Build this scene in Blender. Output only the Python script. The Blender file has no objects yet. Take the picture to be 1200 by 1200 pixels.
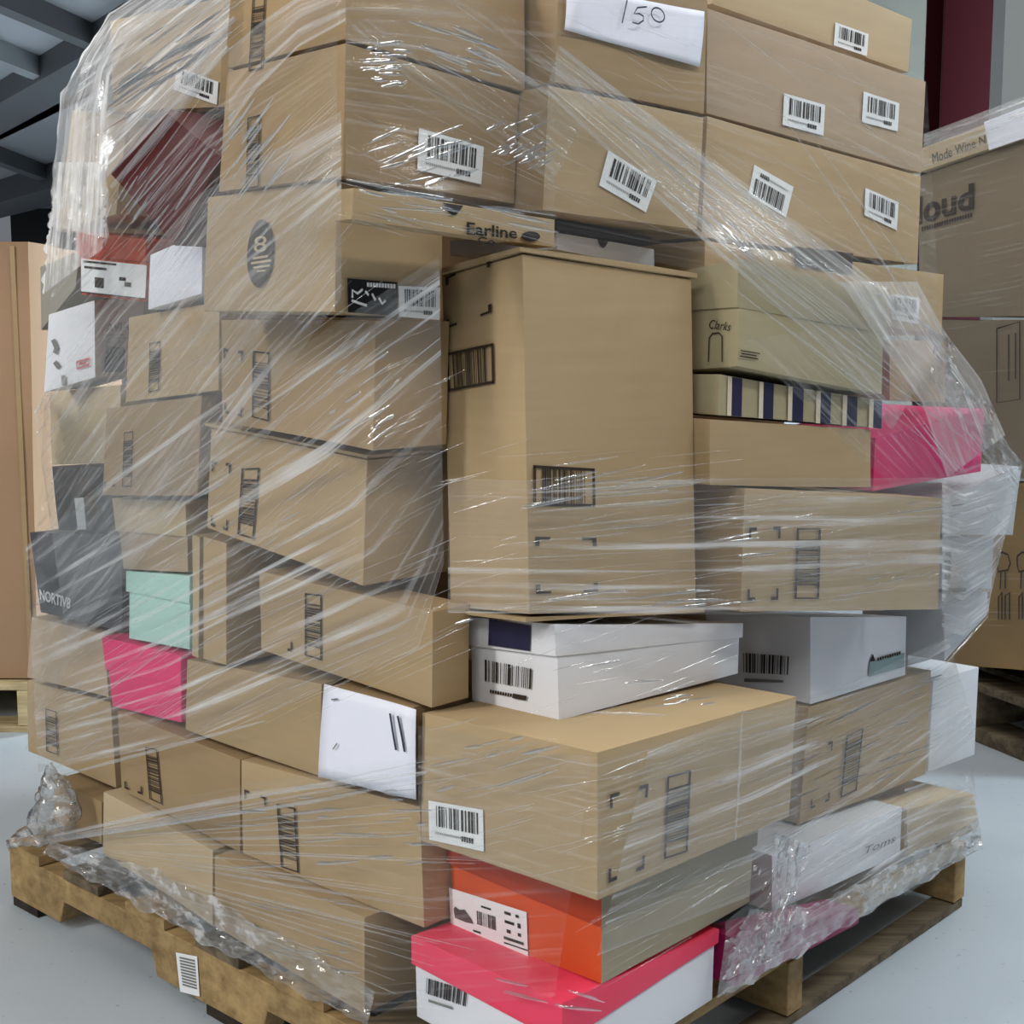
import bpy, bmesh, math, random
import numpy as np
from mathutils import Vector, Matrix
from mathutils.bvhtree import BVHTree
random.seed(7)
SC = bpy.context.scene
# ------------------------------------------------------------------ camera ----
cam_d = bpy.data.cameras.new('camera'); cam = bpy.data.objects.new('camera', cam_d)
SC.collection.objects.link(cam); SC.camera = cam
cam_d.sensor_width = 36.0; cam_d.lens = 36.0*1607.0/1200.0
cam_d.clip_end = 200
cam.location = (0, 0, 1.045)
cam.rotation_euler = (math.pi/2 - math.atan(205.0/1607.0), 0, 0)
# ------------------------------------------------------------------ world, lights, exposure ----
SC.view_settings.view_transform = 'Standard'; SC.view_settings.look = 'None'
SC.view_settings.gamma = 1.0; SC.view_settings.use_curve_mapping = False
SC.view_settings.exposure = -0.10
W = bpy.data.worlds.new('hall'); SC.world = W; W.use_nodes = True
W.node_tree.nodes['Background'].inputs[0].default_value = (0.80, 0.86, 0.95, 1)
W.node_tree.nodes['Background'].inputs[1].default_value = 0.20
def area(name, loc, target, sx, sy, power, col=(1, 1, 1)):
    d = bpy.data.lights.new(name, 'AREA'); d.shape = 'RECTANGLE'; d.size = sx; d.size_y = sy
    d.energy = power; d.color = col
    o = bpy.data.objects.new(name, d); SC.collection.objects.link(o); o.location = loc
    o.rotation_euler = (Vector(target)-Vector(loc)).to_track_quat('-Z', 'Y').to_euler()
    return o
# strip fittings under the roof, the loading doorway on the right, then added fills
area('roof_light_near', (-1.2, -2.2, 3.4), (0, 1.7, .8), 2.6, .25, 62, (1, .97, .92))
area('roof_light_left', (-3.5, -.5, 3.1), (-.4, 2.2, .8), .3, 2.4, 128, (1, .97, .92))
area('roof_light_right', (1.9, .2, 3.9), (.5, 1.9, .6), 2.4, .22, 60, (1, .97, .92))
area('roof_light_middle', (0.2, 2.6, 4.0), (0.2, 2.4, 0), 2.4, .3, 44, (1, .98, .95))
area('doorway_light', (5.3, 7.4, 3.0), (1.9, 3.0, 0), 2.6, 2.4, 1400, (.80, .93, 1)).data.spread = math.radians(80)
area('aisle_floor_fill', (3.3, 3.0, 4.0), (3.0, 3.0, 0), .4, 2.6, 130, (.84, .94, 1))  # added fill lamp, brightens the floor on the right
for i, (x, y) in enumerate(((-9, 16), (0, 20), (-17, 30), (6, 12))):
    area('ceiling_bounce_fill', (x, y, 4.1), (x, y, 0), 4, 1.2, 800, (.95, .98, 1))  # added fills out of view, their bounce off the floor lifts the ceiling
SC.cycles.transparent_max_bounces = 40
SC.cycles.max_bounces = 8
# ---------------------------------------------------------------- measured layout (image 1200 x 1200) ----
F = 1607.0
PITCH = math.atan(205.0/F)
HC = 1.045            # camera height
DECK = 0.125          # pallet deck height
cp, sp = math.cos(PITCH), math.sin(PITCH)
def ray(px, py):
    u = (px-600.0)/F; v = -(py-600.0)/F
    return (u, cp + v*sp, -sp + v*cp)
def hit_z(px, py, z):
    d = ray(px, py); t = (z-HC)/d[2]
    return (d[0]*t, d[1]*t, z)
P0 = hit_z(629, 1297, DECK)
_l = hit_z(10, 985, DECK); _r = hit_z(1151, 990, DECK)
def _unit(a, b):
    x, y = b[0]-a[0], b[1]-a[1]; n = math.hypot(x, y); return (x/n, y/n), n
dL, LENL = _unit(P0, _l)
_dr, LENR = _unit(P0, _r)
dR = (dL[1], -dL[0])            # square to the left side
def hit_plane(px, py, q, n):
    """ray through a pixel meets the vertical plane through q with horizontal normal n"""
    d = ray(px, py)
    t = (n[0]*q[0]+n[1]*q[1])/(n[0]*d[0]+n[1]*d[1])
    return (d[0]*t, d[1]*t, HC+d[2]*t)
def rot(v, a):
    c, s = math.cos(a), math.sin(a); return (v[0]*c-v[1]*s, v[0]*s+v[1]*c)
def ex(t):
    if t is None: return None
    return (t[0], t[1], t[0], t[2]) if len(t) == 3 else t
def corners(b, e):
    """bottom N,L,B,R then top N,L,B,R of one box"""
    N, L, R = ex(b['N']), ex(b.get('L')), ex(b.get('R'))
    a = math.radians(b.get('yaw', 0)); l, r = rot(dL, a), rot(dR, a)
    mx, my = (N[0]+N[2])/2, (N[1]+N[3])/2
    if b['ref'] == 'L': q = (P0[0]-dR[0]*e, P0[1]-dR[1]*e); n0 = dR
    else: q = (P0[0]-dL[0]*e, P0[1]-dL[1]*e); n0 = dL
    m = hit_plane(mx, my, q, n0)
    nf = r if (L is not None) else l
    nt = hit_plane(N[0], N[1], m, nf); nb = hit_plane(N[2], N[3], m, nf)
    def side(S, n, dirv):
        if S is None:
            k = b['depth']
            return (tuple([nt[0]+dirv[0]*k, nt[1]+dirv[1]*k, nt[2]]), tuple([nb[0]+dirv[0]*k, nb[1]+dirv[1]*k, nb[2]]))
        return hit_plane(S[0], S[1], m, n), hit_plane(S[2], S[3], m, n)
    lt, lb = side(L, r, l); rt, rb = side(R, l, r)
    if 'ext' in b:
        k = b['ext']/math.hypot(lb[0]-nb[0], lb[1]-nb[1])
        lt, lb = tuple(nt[i]+(lt[i]-nt[i])*(k if i < 2 else 1) for i in range(3)), tuple(nb[i]+(lb[i]-nb[i])*(k if i < 2 else 1) for i in range(3))
    add = lambda p, q_, o: tuple(p[i]+q_[i]-o[i] for i in range(3))
    bt, bb = add(lt, rt, nt), add(lb, rb, nb)
    return [nb, lb, bb, rb, nt, lt, bt, rt]
BOXES = {}
def B(key, **k): BOXES[key] = k
# ---- left wall, bottom to top
B('Q2', ref='L', e=-0.0101, N=(427,1075,1190), L=(250,1002,1086), depth=0.3)
B('Q1', ref='L', e=-0.0261, N=(249,996,1086), L=(120,927,1000), depth=0.3)
B('R1', ref='L', e=-0.0763, N=(119,940,990), L=(62,912,965), depth=0.3)
B('O', ref='L', e=-0.0377, N=(492,945,497,1089), L=(282,890,283,1001), depth=0.2, R=None)
B('M', ref='L', e=-0.0365, N=(281,890,1000), L=(137,833,141,926), depth=0.28)
B('G2', ref='L', e=-0.0980, N=(129,822,136,924), L=(31,797,32,881), depth=0.28)
B('G1', ref='L', e=-0.0723, N=(121,743,127,818), L=(36,722,31,794), depth=0.25)
B('J', ref='L', e=-0.0432, N=(377,801,374,911), L=(218,772,216,856), depth=0.3)
B('PK', ref='L', e=-0.0440, N=(213,767,212,848), L=(122,745,131,828), depth=0.25, lid=(805,785))
B('P', ref='L', e=-0.0212, N=(478,830,477,926), L=(383,804,378,900), depth=0.25)
B('N', ref='R', e=0.0680, N=(700,881,1057), L=(493,834,493,986), R=(935,815,926,957))
B('I', ref='L', e=-0.0322, N=(507,716,506,831), L=(302,668,305,762), depth=0.07)
B('H', ref='L', e=-0.0296, N=(265,636,780), L=(237,628,237,773), depth=0.16)
B('HT', ref='L', e=-0.0400, N=(234,629,232,772), L=(224,626,224,769), depth=0.2)
B('MI', ref='L', e=-0.0448, N=(223,674,222,762), L=(150,668,150,749), depth=0.18, lid=(707,694))
B('NO', ref='L', e=-0.0681, N=(142,626,143,741), L=(33,623,47,718), depth=0.3)
B('KL', ref='L', e=-0.0409, N=(219,586,220,672), L=(134,583,144,667), depth=0.3, lid=(629,623))
B('BK', ref='L', e=-0.0691, N=(148,546,137,624), L=(60,546,68,622), depth=0.3)
B('D', ref='L', e=-0.0081, N=(430,538,425,688), L=(246,500,242,619), depth=0.3)
B('C2', ref='L', e=0.0265, N=(440,374,437,529), L=(258,374,260,495), depth=0.13)
B('E2', ref='L', e=-0.0044, N=(236,463,231,582), L=(124,478,119,581), depth=0.2)
B('E1', ref='L', e=-0.0008, N=(257,353,256,458), L=(150,371,146,472), depth=0.3)
B('KG', ref='L', e=-0.0591, N=(141,450,141,544), L=(57,460,60,545), depth=0.3)
B('NY', ref='L', e=-0.0400, N=(111,351,112,443), L=(56,368,50,461), R=(170,349,167,438), yaw=28)
B('WP', ref='L', e=0.0200, N=(237,270,236,345), L=(175,298,172,364), depth=0.2)
B('OR', ref='L', e=-0.0300, N=(172,281,170,354), L=(92,269,94,346), depth=0.25, lid=(308,300))
B('GR', ref='L', e=-0.0600, N=(93,292,88,338), L=(46,312,47,388), depth=0.2)
B('EB', ref='L', e=0.1146, N=(395,210,392,367), L=(242,230,238,365), R=(520,243,518,375))
B('A2', ref='L', e=0.1232, N=(405,49,402,207), L=(265,83,254,226), R=(610,110,604,240))
B('A1', ref='L', e=0.1227, N=(405,-70,405,46.5), L=(267,-25,265,81), R=(616,-18,616,108))
B('F1', ref='L', e=0.0300, N=(262,-5,257,126), L=(128,24,131,133), depth=0.3)
B('F3', ref='L', e=-0.0000, N=(257,132,254,172), L=(150,140,150,182), depth=0.25)
B('F2', ref='L', e=-0.0300, N=(150,135,135,252), L=(84,128,66,272), depth=0.3)
# ---- corner and right wall
B('S', ref='R', e=0.0240, N=(659,1173,1286), L=(485,1095,487,1192), R=(840,1088,836,1172), lid=(1222,1130,1106))
B('T', ref='R', e=0.0292, N=(705,1036,705,1155), L=(525,985,530,1085), R=(886,966,880,1058), lid=(1086,1012,992))
B('V', ref='R', e=0.0481, N=(864,1100,862,1158), R=(1008,1064,1008,1083), depth=0.06)
B('U', ref='R', e=-0.0193, N=(905,1002,905,1070), R=(1058,945,1056,1003), depth=0.22)
B('W', ref='R', e=-0.0200, N=(1063,948,1065,1006), R=(1142,930,1148,972), depth=0.3)
B('X', ref='R', ext=0.25, e=-0.0644, N=(948,829,937,968), L=(936,826,926,962), R=(1092,785,1086,908))
B('Y', ref='R', e=-0.0650, N=(1094,798,1088,905), R=(1148,781,1143,885), depth=0.1)
B('Z1', ref='R', yaw=-3, e=-0.0734, N=(652,730,655,846), L=(550,721,552,822), R=(868,730,866,790), lid=(769,757,748))
B('Z2', ref='R', ext=0.2, e=-0.0624, N=(950,722,950,826), L=(869,722,870,806), R=(1063,722,1062,792))
B('Z3', ref='R', e=-0.1700, N=(1065,720,1064,790), R=(1108,716,1107,775), depth=0.1)
B('BB', ref='R', yaw=-9, e=-0.0941, N=(612,296,620,721), L=(517,324,527,711), R=(811,327,817,712))
B('AA', ref='R', ext=0.25, yaw=-9, e=-0.0040, N=(873,571,868,718), L=(818,568,818,716), R=(1105,583,1100,715))
B('DB', ref='R', yaw=-9, e=-0.0198, N=(832,491,832,570), R=(1022,502.5,1022,572), depth=0.25)
B('DD', ref='R', ext=0.2, yaw=-9, e=-0.0158, N=(844,438,842,487), L=(820,440,820,485), R=(1035,469,1035,503))
B('CC', ref='R', ext=0.12, yaw=-9, e=0.0063, N=(867,301,864,430), L=(814,321,818,436), R=(1038,345,1035,463), lid=(361,365,391))
B('EE', ref='R', yaw=-9, e=-0.0200, N=(1026,512,1023,577), R=(1155,478,1150,553), depth=0.22)
B('AE1', ref='R', e=0.0200, N=(1106,584,1106,626), R=(1198,546,1188,628), depth=0.25)
B('AE2', ref='R', e=0.0000, N=(1106,630,1104,690), R=(1166,630,1162,690), depth=0.25)
B('AE3', ref='R', e=-0.0100, N=(1107,694,1107,776), R=(1159,692,1157,722), depth=0.12)
B('BH', ref='R', e=-0.1700, N=(1043,398,1043,470), R=(1110,400,1108,472), depth=0.2)
B('GW', ref='R', e=-0.1600, N=(653,272,653,293), R=(768,291,768,316), depth=0.2)
B('GB', ref='R', e=-0.1700, N=(653,256,653,270), R=(765,277,765,289), depth=0.2)
B('CA', ref='R', e=-0.1200, N=(414,219,412,258), R=(652,256,651,291), depth=0.035)
B('FF2', ref='R', yaw=-7, e=-0.1302, N=(643,99,636,247), R=(826,137,818,270), depth=0.3)
B('FF1', ref='R', yaw=-7, e=-0.1298, N=(656,-60,650,97), R=(832,-20,826,134), depth=0.3)
B('FF3', ref='R', yaw=-7, e=-0.1287, N=(829,8,828,133), R=(1086,95,1081,204), depth=0.3)
B('FF4', ref='R', yaw=-7, e=-0.1242, N=(829,135,822,278), R=(1080,206,1076,310), depth=0.3)
B('FF6', ref='R', yaw=-7, e=-0.1600, N=(834,-80,834,5), R=(1070,22,1066,86), depth=0.3)
B('FF5', ref='R', yaw=-7, e=-0.1169, N=(826,281,826,345), R=(1107,321,1105,394), depth=0.3)
# ------------------------------------------------------------------ materials ----
def lin(c):
    return tuple(((x/255)/12.92 if x/255 <= .04045 else ((x/255+.055)/1.055)**2.4) for x in c) + (1,)
def new_mat(name):
    m = bpy.data.materials.new(name); m.use_nodes = True
    nt = m.node_tree; return m, nt, nt.nodes['Principled BSDF']
def node(nt, t, **k):
    n = nt.nodes.new(t)
    for a, v in k.items():
        if a.startswith('i_'): n.inputs[a[2:].replace('_', ' ')].default_value = v
        else: setattr(n, a, v)
    return n
def board(name, rgb, rough=.75, var=.10, spec=.25, bump=.06, fib=(6, 6, 90)):
    """cardboard or paper: fibres, soft blotches, a slightly different tone per piece"""
    m, nt, b = new_mat(name); L = nt.links.new
    tc = node(nt, 'ShaderNodeTexCoord'); mp = node(nt, 'ShaderNodeMapping'); mp.inputs['Scale'].default_value = fib
    L(tc.outputs['Object'], mp.inputs[0])
    n1 = node(nt, 'ShaderNodeTexNoise', i_Scale=1.0, i_Detail=5.0); L(mp.outputs[0], n1.inputs['Vector'])
    n2 = node(nt, 'ShaderNodeTexNoise', i_Scale=7.0, i_Detail=3.0); L(tc.outputs['Object'], n2.inputs['Vector'])
    oi = node(nt, 'ShaderNodeObjectInfo')
    a = node(nt, 'ShaderNodeMath', operation='ADD'); L(n1.outputs[0], a.inputs[0]); L(n2.outputs[0], a.inputs[1])
    a2 = node(nt, 'ShaderNodeMath', operation='ADD'); L(a.outputs[0], a2.inputs[0]); L(oi.outputs['Random'], a2.inputs[1])
    mr = node(nt, 'ShaderNodeMapRange'); L(a2.outputs[0], mr.inputs[0])
    mr.inputs[1].default_value = .5; mr.inputs[2].default_value = 2.5
    mr.inputs[3].default_value = 1-var*1.6; mr.inputs[4].default_value = 1+var*1.6
    mx = node(nt, 'ShaderNodeMix', data_type='RGBA', blend_type='MULTIPLY'); mx.inputs[0].default_value = 1
    mx.inputs[6].default_value = lin(rgb); L(mr.outputs[0], mx.inputs[7])
    L(mx.outputs[2], b.inputs['Base Color'])
    b.inputs['Roughness'].default_value = rough; b.inputs['Specular IOR Level'].default_value = spec
    bp = node(nt, 'ShaderNodeBump'); bp.inputs['Strength'].default_value = bump; bp.inputs['Distance'].default_value = .002
    L(n1.outputs[0], bp.inputs['Height']); L(bp.outputs[0], b.inputs['Normal'])
    return m
def plain(name, rgb, rough=.6, spec=.3, metal=0):
    m, nt, b = new_mat(name); b.inputs['Base Color'].default_value = lin(rgb)
    b.inputs['Roughness'].default_value = rough; b.inputs['Specular IOR Level'].default_value = spec; b.inputs['Metallic'].default_value = metal
    return m
KRAFT = board('kraft_board', (174, 151, 116)); KRAFT_D = board('kraft_board_brown', (160, 136, 102))
KRAFT_L = board('kraft_board_pale', (186, 167, 136)); KRAFT_P = board('kraft_board_pinkish', (178, 157, 132))
TANLID = board('tan_lid_board', (170, 159, 128), var=.05); GREYB = board('grey_board', (150, 146, 134), var=.05)
WHITEB = board('white_board', (214, 217, 222), rough=.55, var=.03); WHITES = board('white_glossy_board', (222, 224, 230), rough=.4, var=.02)
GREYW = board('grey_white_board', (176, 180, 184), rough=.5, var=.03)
PINK = board('pink_board', (228, 70, 130), rough=.5, var=.05); CORAL = board('coral_board', (236, 70, 100), rough=.4, var=.04)
HOT = board('hot_pink_board', (226, 44, 112), rough=.45, var=.05)
MINT = board('mint_board', (176, 214, 204), rough=.6, var=.03); ORANGE = board('orange_board', (204, 84, 44), rough=.5, var=.05)
ORANGE_D = board('dark_orange_board', (172, 66, 40), rough=.5, var=.05); OLIVEG = board('olive_grey_board', (160, 150, 128), var=.04)
MAROON = board('maroon_board', (84, 34, 32), rough=.5, var=.08); MAGENTA = board('magenta_board', (134, 18, 72), rough=.4, var=.05)
BLACKB = board('black_board', (40, 40, 44), rough=.5, var=.06); CHAR = board('charcoal_board', (74, 75, 80), rough=.5, var=.05)
PAPER = board('white_paper', (232, 234, 246), rough=.8, var=.015, bump=.02); LABEL = plain('label_paper', (234, 236, 238), .5)
INK = plain('black_ink', (34, 29, 26), .7); INKB = plain('brown_black_ink', (52, 42, 34), .7); NAVY = plain('navy_print', (38, 38, 66), .5)
GREYINK = plain('grey_ink', (120, 120, 118), .7); BLUEINK = plain('ballpoint_ink', (52, 54, 70), .6); REDINK = plain('red_ink', (190, 80, 80), .6)
STRIPEW = plain('pale_stripe_print', (214, 200, 176), .6); TEALP = plain('teal_print', (136, 158, 160), .6)
def wood(name, rgb, rgb2, rough=.8, sc=(3, 40, 40)):
    m, nt, b = new_mat(name); L = nt.links.new
    tc = node(nt, 'ShaderNodeTexCoord'); mp = node(nt, 'ShaderNodeMapping'); mp.inputs['Scale'].default_value = sc
    L(tc.outputs['Object'], mp.inputs[0])
    n1 = node(nt, 'ShaderNodeTexNoise', i_Scale=1.0, i_Detail=8.0, i_Roughness=.65); L(mp.outputs[0], n1.inputs['Vector'])
    n2 = node(nt, 'ShaderNodeTexNoise', i_Scale=9.0, i_Detail=4.0); L(tc.outputs['Object'], n2.inputs['Vector'])
    r = node(nt, 'ShaderNodeValToRGB'); r.color_ramp.elements[0].position = .32; r.color_ramp.elements[1].position = .62
    r.color_ramp.elements[0].color = lin(rgb2); r.color_ramp.elements[1].color = lin(rgb); L(n1.outputs[0], r.inputs[0])
    r2 = node(nt, 'ShaderNodeMapRange'); L(n2.outputs[0], r2.inputs[0]); r2.inputs[1].default_value = .35; r2.inputs[2].default_value = .6
    r2.inputs[3].default_value = .8; r2.inputs[4].default_value = 1.08
    mx = node(nt, 'ShaderNodeMix', data_type='RGBA', blend_type='MULTIPLY'); mx.inputs[0].default_value = 1
    L(r.outputs[0], mx.inputs[6]); L(r2.outputs[0], mx.inputs[7]); L(mx.outputs[2], b.inputs['Base Color'])
    b.inputs['Roughness'].default_value = rough; b.inputs['Specular IOR Level'].default_value = .2
    bp = node(nt, 'ShaderNodeBump'); bp.inputs['Strength'].default_value = .35; bp.inputs['Distance'].default_value = .004
    L(n1.outputs[0], bp.inputs['Height']); L(bp.outputs[0], b.inputs['Normal'])
    return m
WOOD = wood('weathered_pallet_wood', (172, 146, 102), (128, 104, 70)); WOOD_G = wood('grey_pallet_wood', (120, 108, 88), (72, 64, 52))
WOOD_L = wood('pale_pallet_wood', (206, 190, 150), (150, 132, 96)); WOOD_F = wood('pallet_foot_wood', (60, 54, 46), (36, 33, 30))
def film(name, base, k, scale=(5, 160), lo=.46, hi=.72, rough=.12, bump=.5, gloss=.5, patch=5.0, body=(232, 234, 236)):
    """stretch film: mostly see-through, whitish where it is gathered into folds along U, shiny all over"""
    m = bpy.data.materials.new(name); m.use_nodes = True; nt = m.node_tree; nt.nodes.clear(); L = nt.links.new
    uv = node(nt, 'ShaderNodeUVMap'); mp = node(nt, 'ShaderNodeMapping'); mp.inputs['Scale'].default_value = (scale[0], scale[1], 1)
    L(uv.outputs[0], mp.inputs[0])
    n1 = node(nt, 'ShaderNodeTexNoise', i_Scale=1.0, i_Detail=4.0, i_Roughness=.6); L(mp.outputs[0], n1.inputs['Vector'])
    n2 = node(nt, 'ShaderNodeTexNoise', i_Scale=patch, i_Detail=2.0); L(uv.outputs[0], n2.inputs['Vector'])
    s = node(nt, 'ShaderNodeMapRange', interpolation_type='SMOOTHSTEP'); L(n1.outputs[0], s.inputs[0]); s.inputs[1].default_value = lo; s.inputs[2].default_value = hi
    p = node(nt, 'ShaderNodeMapRange', interpolation_type='SMOOTHSTEP'); L(n2.outputs[0], p.inputs[0]); p.inputs[1].default_value = .35; p.inputs[2].default_value = .65
    p.inputs[3].default_value = .25
    mu = node(nt, 'ShaderNodeMath', operation='MULTIPLY'); L(s.outputs[0], mu.inputs[0]); L(p.outputs[0], mu.inputs[1])
    ma = node(nt, 'ShaderNodeMath', operation='MULTIPLY_ADD', use_clamp=True); L(mu.outputs[0], ma.inputs[0]); ma.inputs[1].default_value = k; ma.inputs[2].default_value = base
    bp = node(nt, 'ShaderNodeBump'); bp.inputs['Strength'].default_value = bump; bp.inputs['Distance'].default_value = .004; L(n1.outputs[0], bp.inputs['Height'])
    tr = node(nt, 'ShaderNodeBsdfTransparent'); tr.inputs[0].default_value = (.98, .985, .985, 1)
    df = node(nt, 'ShaderNodeBsdfDiffuse'); df.inputs[0].default_value = lin(body)
    tl = node(nt, 'ShaderNodeBsdfTranslucent'); tl.inputs[0].default_value = lin(body)
    md = node(nt, 'ShaderNodeMixShader'); md.inputs[0].default_value = .12; L(df.outputs[0], md.inputs[1]); L(tl.outputs[0], md.inputs[2])
    m1 = node(nt, 'ShaderNodeMixShader'); L(ma.outputs[0], m1.inputs[0]); L(tr.outputs[0], m1.inputs[1]); L(md.outputs[0], m1.inputs[2])
    gl = node(nt, 'ShaderNodeBsdfGlossy'); gl.inputs['Roughness'].default_value = rough; L(bp.outputs[0], gl.inputs['Normal'])
    lw = node(nt, 'ShaderNodeLayerWeight'); lw.inputs[0].default_value = .5      # the same from both sides of the sheet
    f5 = node(nt, 'ShaderNodeMath', operation='POWER'); L(lw.outputs['Facing'], f5.inputs[0]); f5.inputs[1].default_value = 5
    fr = node(nt, 'ShaderNodeMath', operation='MULTIPLY_ADD'); L(f5.outputs[0], fr.inputs[0]); fr.inputs[1].default_value = .6; fr.inputs[2].default_value = .05
    fm = node(nt, 'ShaderNodeMath', operation='MULTIPLY', use_clamp=True); L(fr.outputs[0], fm.inputs[0]); fm.inputs[1].default_value = gloss*2
    m2 = node(nt, 'ShaderNodeMixShader'); L(fm.outputs[0], m2.inputs[0]); L(m1.outputs[0], m2.inputs[1]); L(gl.outputs[0], m2.inputs[2])
    out = node(nt, 'ShaderNodeOutputMaterial'); L(m2.outputs[0], out.inputs[0])
    return m
FILM_FAINT = film('stretch_film_faint', .025, .17, scale=(2.2, 120), gloss=.10, bump=.3, lo=.5, hi=.72, rough=.3)
FILM_THIN = film('stretch_film_thin', .03, .26, scale=(2.2, 120), gloss=.24, bump=.45, lo=.48, hi=.70); FILM_HAZE = film('stretch_film_two_layers', .09, .38, scale=(2.2, 120), gloss=.34, bump=.5, lo=.46, hi=.68)
FILM_MILKY = film('stretch_film_many_layers', .24, .75, scale=(3, 90), gloss=.5, bump=.6, body=(248, 249, 250)); FILM_CRUMPLE = film('stretch_film_crumpled', .06, .62, scale=(24, 40), lo=.45, hi=.66, bump=.6, rough=.12, gloss=1.6)
FILM_STREAK = film('stretch_film_streaked', .06, .62, scale=(1.3, 62), gloss=.35, bump=.6, lo=.5, hi=.66, patch=3.5)
FILM_WHITE = film('stretch_film_bunched', .24, .75, scale=(5, 80), gloss=.5, bump=.6, lo=.42, hi=.64, body=(250, 250, 250))
FILM_GLINT = film('stretch_film_crease', .08, .35, scale=(20, 300), gloss=4.2, bump=.1, rough=.08)
FILM_FOLD = film('stretch_film_fold', .14, .3, scale=(20, 300), gloss=1.6, bump=.15, rough=.14); FILM_ROPE = film('stretch_film_gathered', .22, .45, gloss=.9, bump=.3, scale=(6, 700))

# ------------------------------------------------------------------ helpers ----
def link(name, me, mat, parent=None):
    o = bpy.data.objects.new(name, me); SC.collection.objects.link(o)
    if mat is not None and not me.materials: me.materials.append(mat)
    if parent is not None: o.parent = parent
    return o
def tag(o, label=None, cat=None, group=None, kind=None):
    for k, v in (('label', label), ('category', cat), ('group', group), ('kind', kind)):
        if v: o[k] = v
    return o
def empty(name, label, cat, loc=(0, 0, 0), group=None, kind=None):
    o = bpy.data.objects.new(name, None); SC.collection.objects.link(o); o.empty_display_size = .05
    o.location = loc; bpy.context.view_layer.update()
    return tag(o, label, cat, group, kind)
def mesh(name, vs, fs, off=(0, 0, 0)):
    me = bpy.data.meshes.new(name)
    me.from_pydata([(v[0]-off[0], v[1]-off[1], v[2]-off[2]) for v in vs], [], fs); me.update(); return me
HEXF = [(0, 1, 2, 3), (4, 7, 6, 5), (0, 4, 5, 1), (1, 5, 6, 2), (2, 6, 7, 3), (3, 7, 4, 0)]
def hexa(name, c, off=(0, 0, 0), cuts=4, dent=.0012, bevel=.0025, seed=0):
    """a box of eight corners, slightly dented faces and soft folded edges"""
    bm = bmesh.new(); vs = [bm.verts.new(Vector(p)-Vector(off)) for p in c]
    for f in HEXF: bm.faces.new([vs[i] for i in f])
    bmesh.ops.recalc_face_normals(bm, faces=bm.faces)
    if bevel:
        bmesh.ops.bevel(bm, geom=list(bm.edges), offset=bevel, segments=2, profile=.6, affect='EDGES', clamp_overlap=True)
    if cuts:
        big = [e for e in bm.edges if e.calc_length() > .03]
        bmesh.ops.subdivide_edges(bm, edges=big, cuts=cuts, use_grid_fill=True)
    if dent:
        rng = random.Random(seed); cen = sum((Vector(p) for p in c), Vector())/8 - Vector(off)
        ph = [rng.uniform(0, 6.28) for _ in range(6)]
        for v in bm.verts:
            k = (math.sin(v.co.x*23+ph[0])*math.sin(v.co.z*27+ph[1])+math.sin(v.co.y*21+ph[2]+v.co.z*13)+2)/4
            v.co -= v.normal*dent*k*1.6
    me = bpy.data.meshes.new(name); bm.to_mesh(me); bm.free()
    me.polygons.foreach_set('use_smooth', [True]*len(me.polygons)); me.update()
    try: me.set_sharp_from_angle(angle=math.radians(50))
    except Exception: pass
    return me
def block(lo, hi):
    (a, b, c), (d, e, f) = lo, hi
    return [(a, b, c), (a, e, c), (d, e, c), (d, b, c), (a, b, f), (a, e, f), (d, e, f), (d, b, f)]
def V(*a): return Vector(a)
class Face:
    """a flat side of something: turns measured picture points into points on that side"""
    def __init__(s, p, q, r, out):
        s.p = Vector(p); n = (Vector(q)-s.p).cross(Vector(r)-s.p).normalized()
        if n.dot(Vector(out)) < 0: n = -n
        s.n = n
    def at(s, px, py, lift=.0015):
        d = Vector(ray(px, py)); o = Vector((0, 0, HC)); p = s.p + s.n*lift
        return o + d*((p-o).dot(s.n)/d.dot(s.n))
def quad_fn(face, q, lift):
    a, b, c, d = [face.at(*p, lift) for p in q]       # TL TR BR BL
    return lambda u, v: (a*(1-u)+b*u)*(1-v) + (d*(1-u)+c*u)*v
def flat(name, fn, rects, mat, parent):
    """flat print: rects (u0,v0,u1,v1) inside a measured quad, one mesh"""
    vs, fs = [], []
    for u0, v0, u1, v1 in rects:
        k = len(vs); vs += [fn(u0, v0), fn(u1, v0), fn(u1, v1), fn(u0, v1)]; fs.append((k, k+3, k+2, k+1))
    return link(name, mesh(name, vs, fs, origin(parent) if parent else (0, 0, 0)), mat, None), parent
def put(pair):
    o, parent = pair
    if parent is not None:
        o.parent = parent
        if parent.parent is not None or True:
            o.matrix_parent_inverse = Matrix()
    return o
def print_on(name, face, q, rects, mat, parent, lift=.0015):
    return put(flat(name, quad_fn(face, q, lift), rects, mat, parent))
def origin(o):
    bpy.context.view_layer.update(); return o.matrix_world.translation
def bars(rng, n, u0, u1, v0, v1, vert=False):
    out = []; w = [rng.choice((1, 1, 2, 3)) for _ in range(2*n)]; t = sum(w); a = 0
    for i, x in enumerate(w):
        if i % 2 == 0:
            s, e = a/t, (a+x)/t
            out.append((u0, v0+(v1-v0)*s, u1, v0+(v1-v0)*e) if vert else (u0+(u1-u0)*s, v0, u0+(u1-u0)*e, v1))
        a += x
    return out
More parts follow.
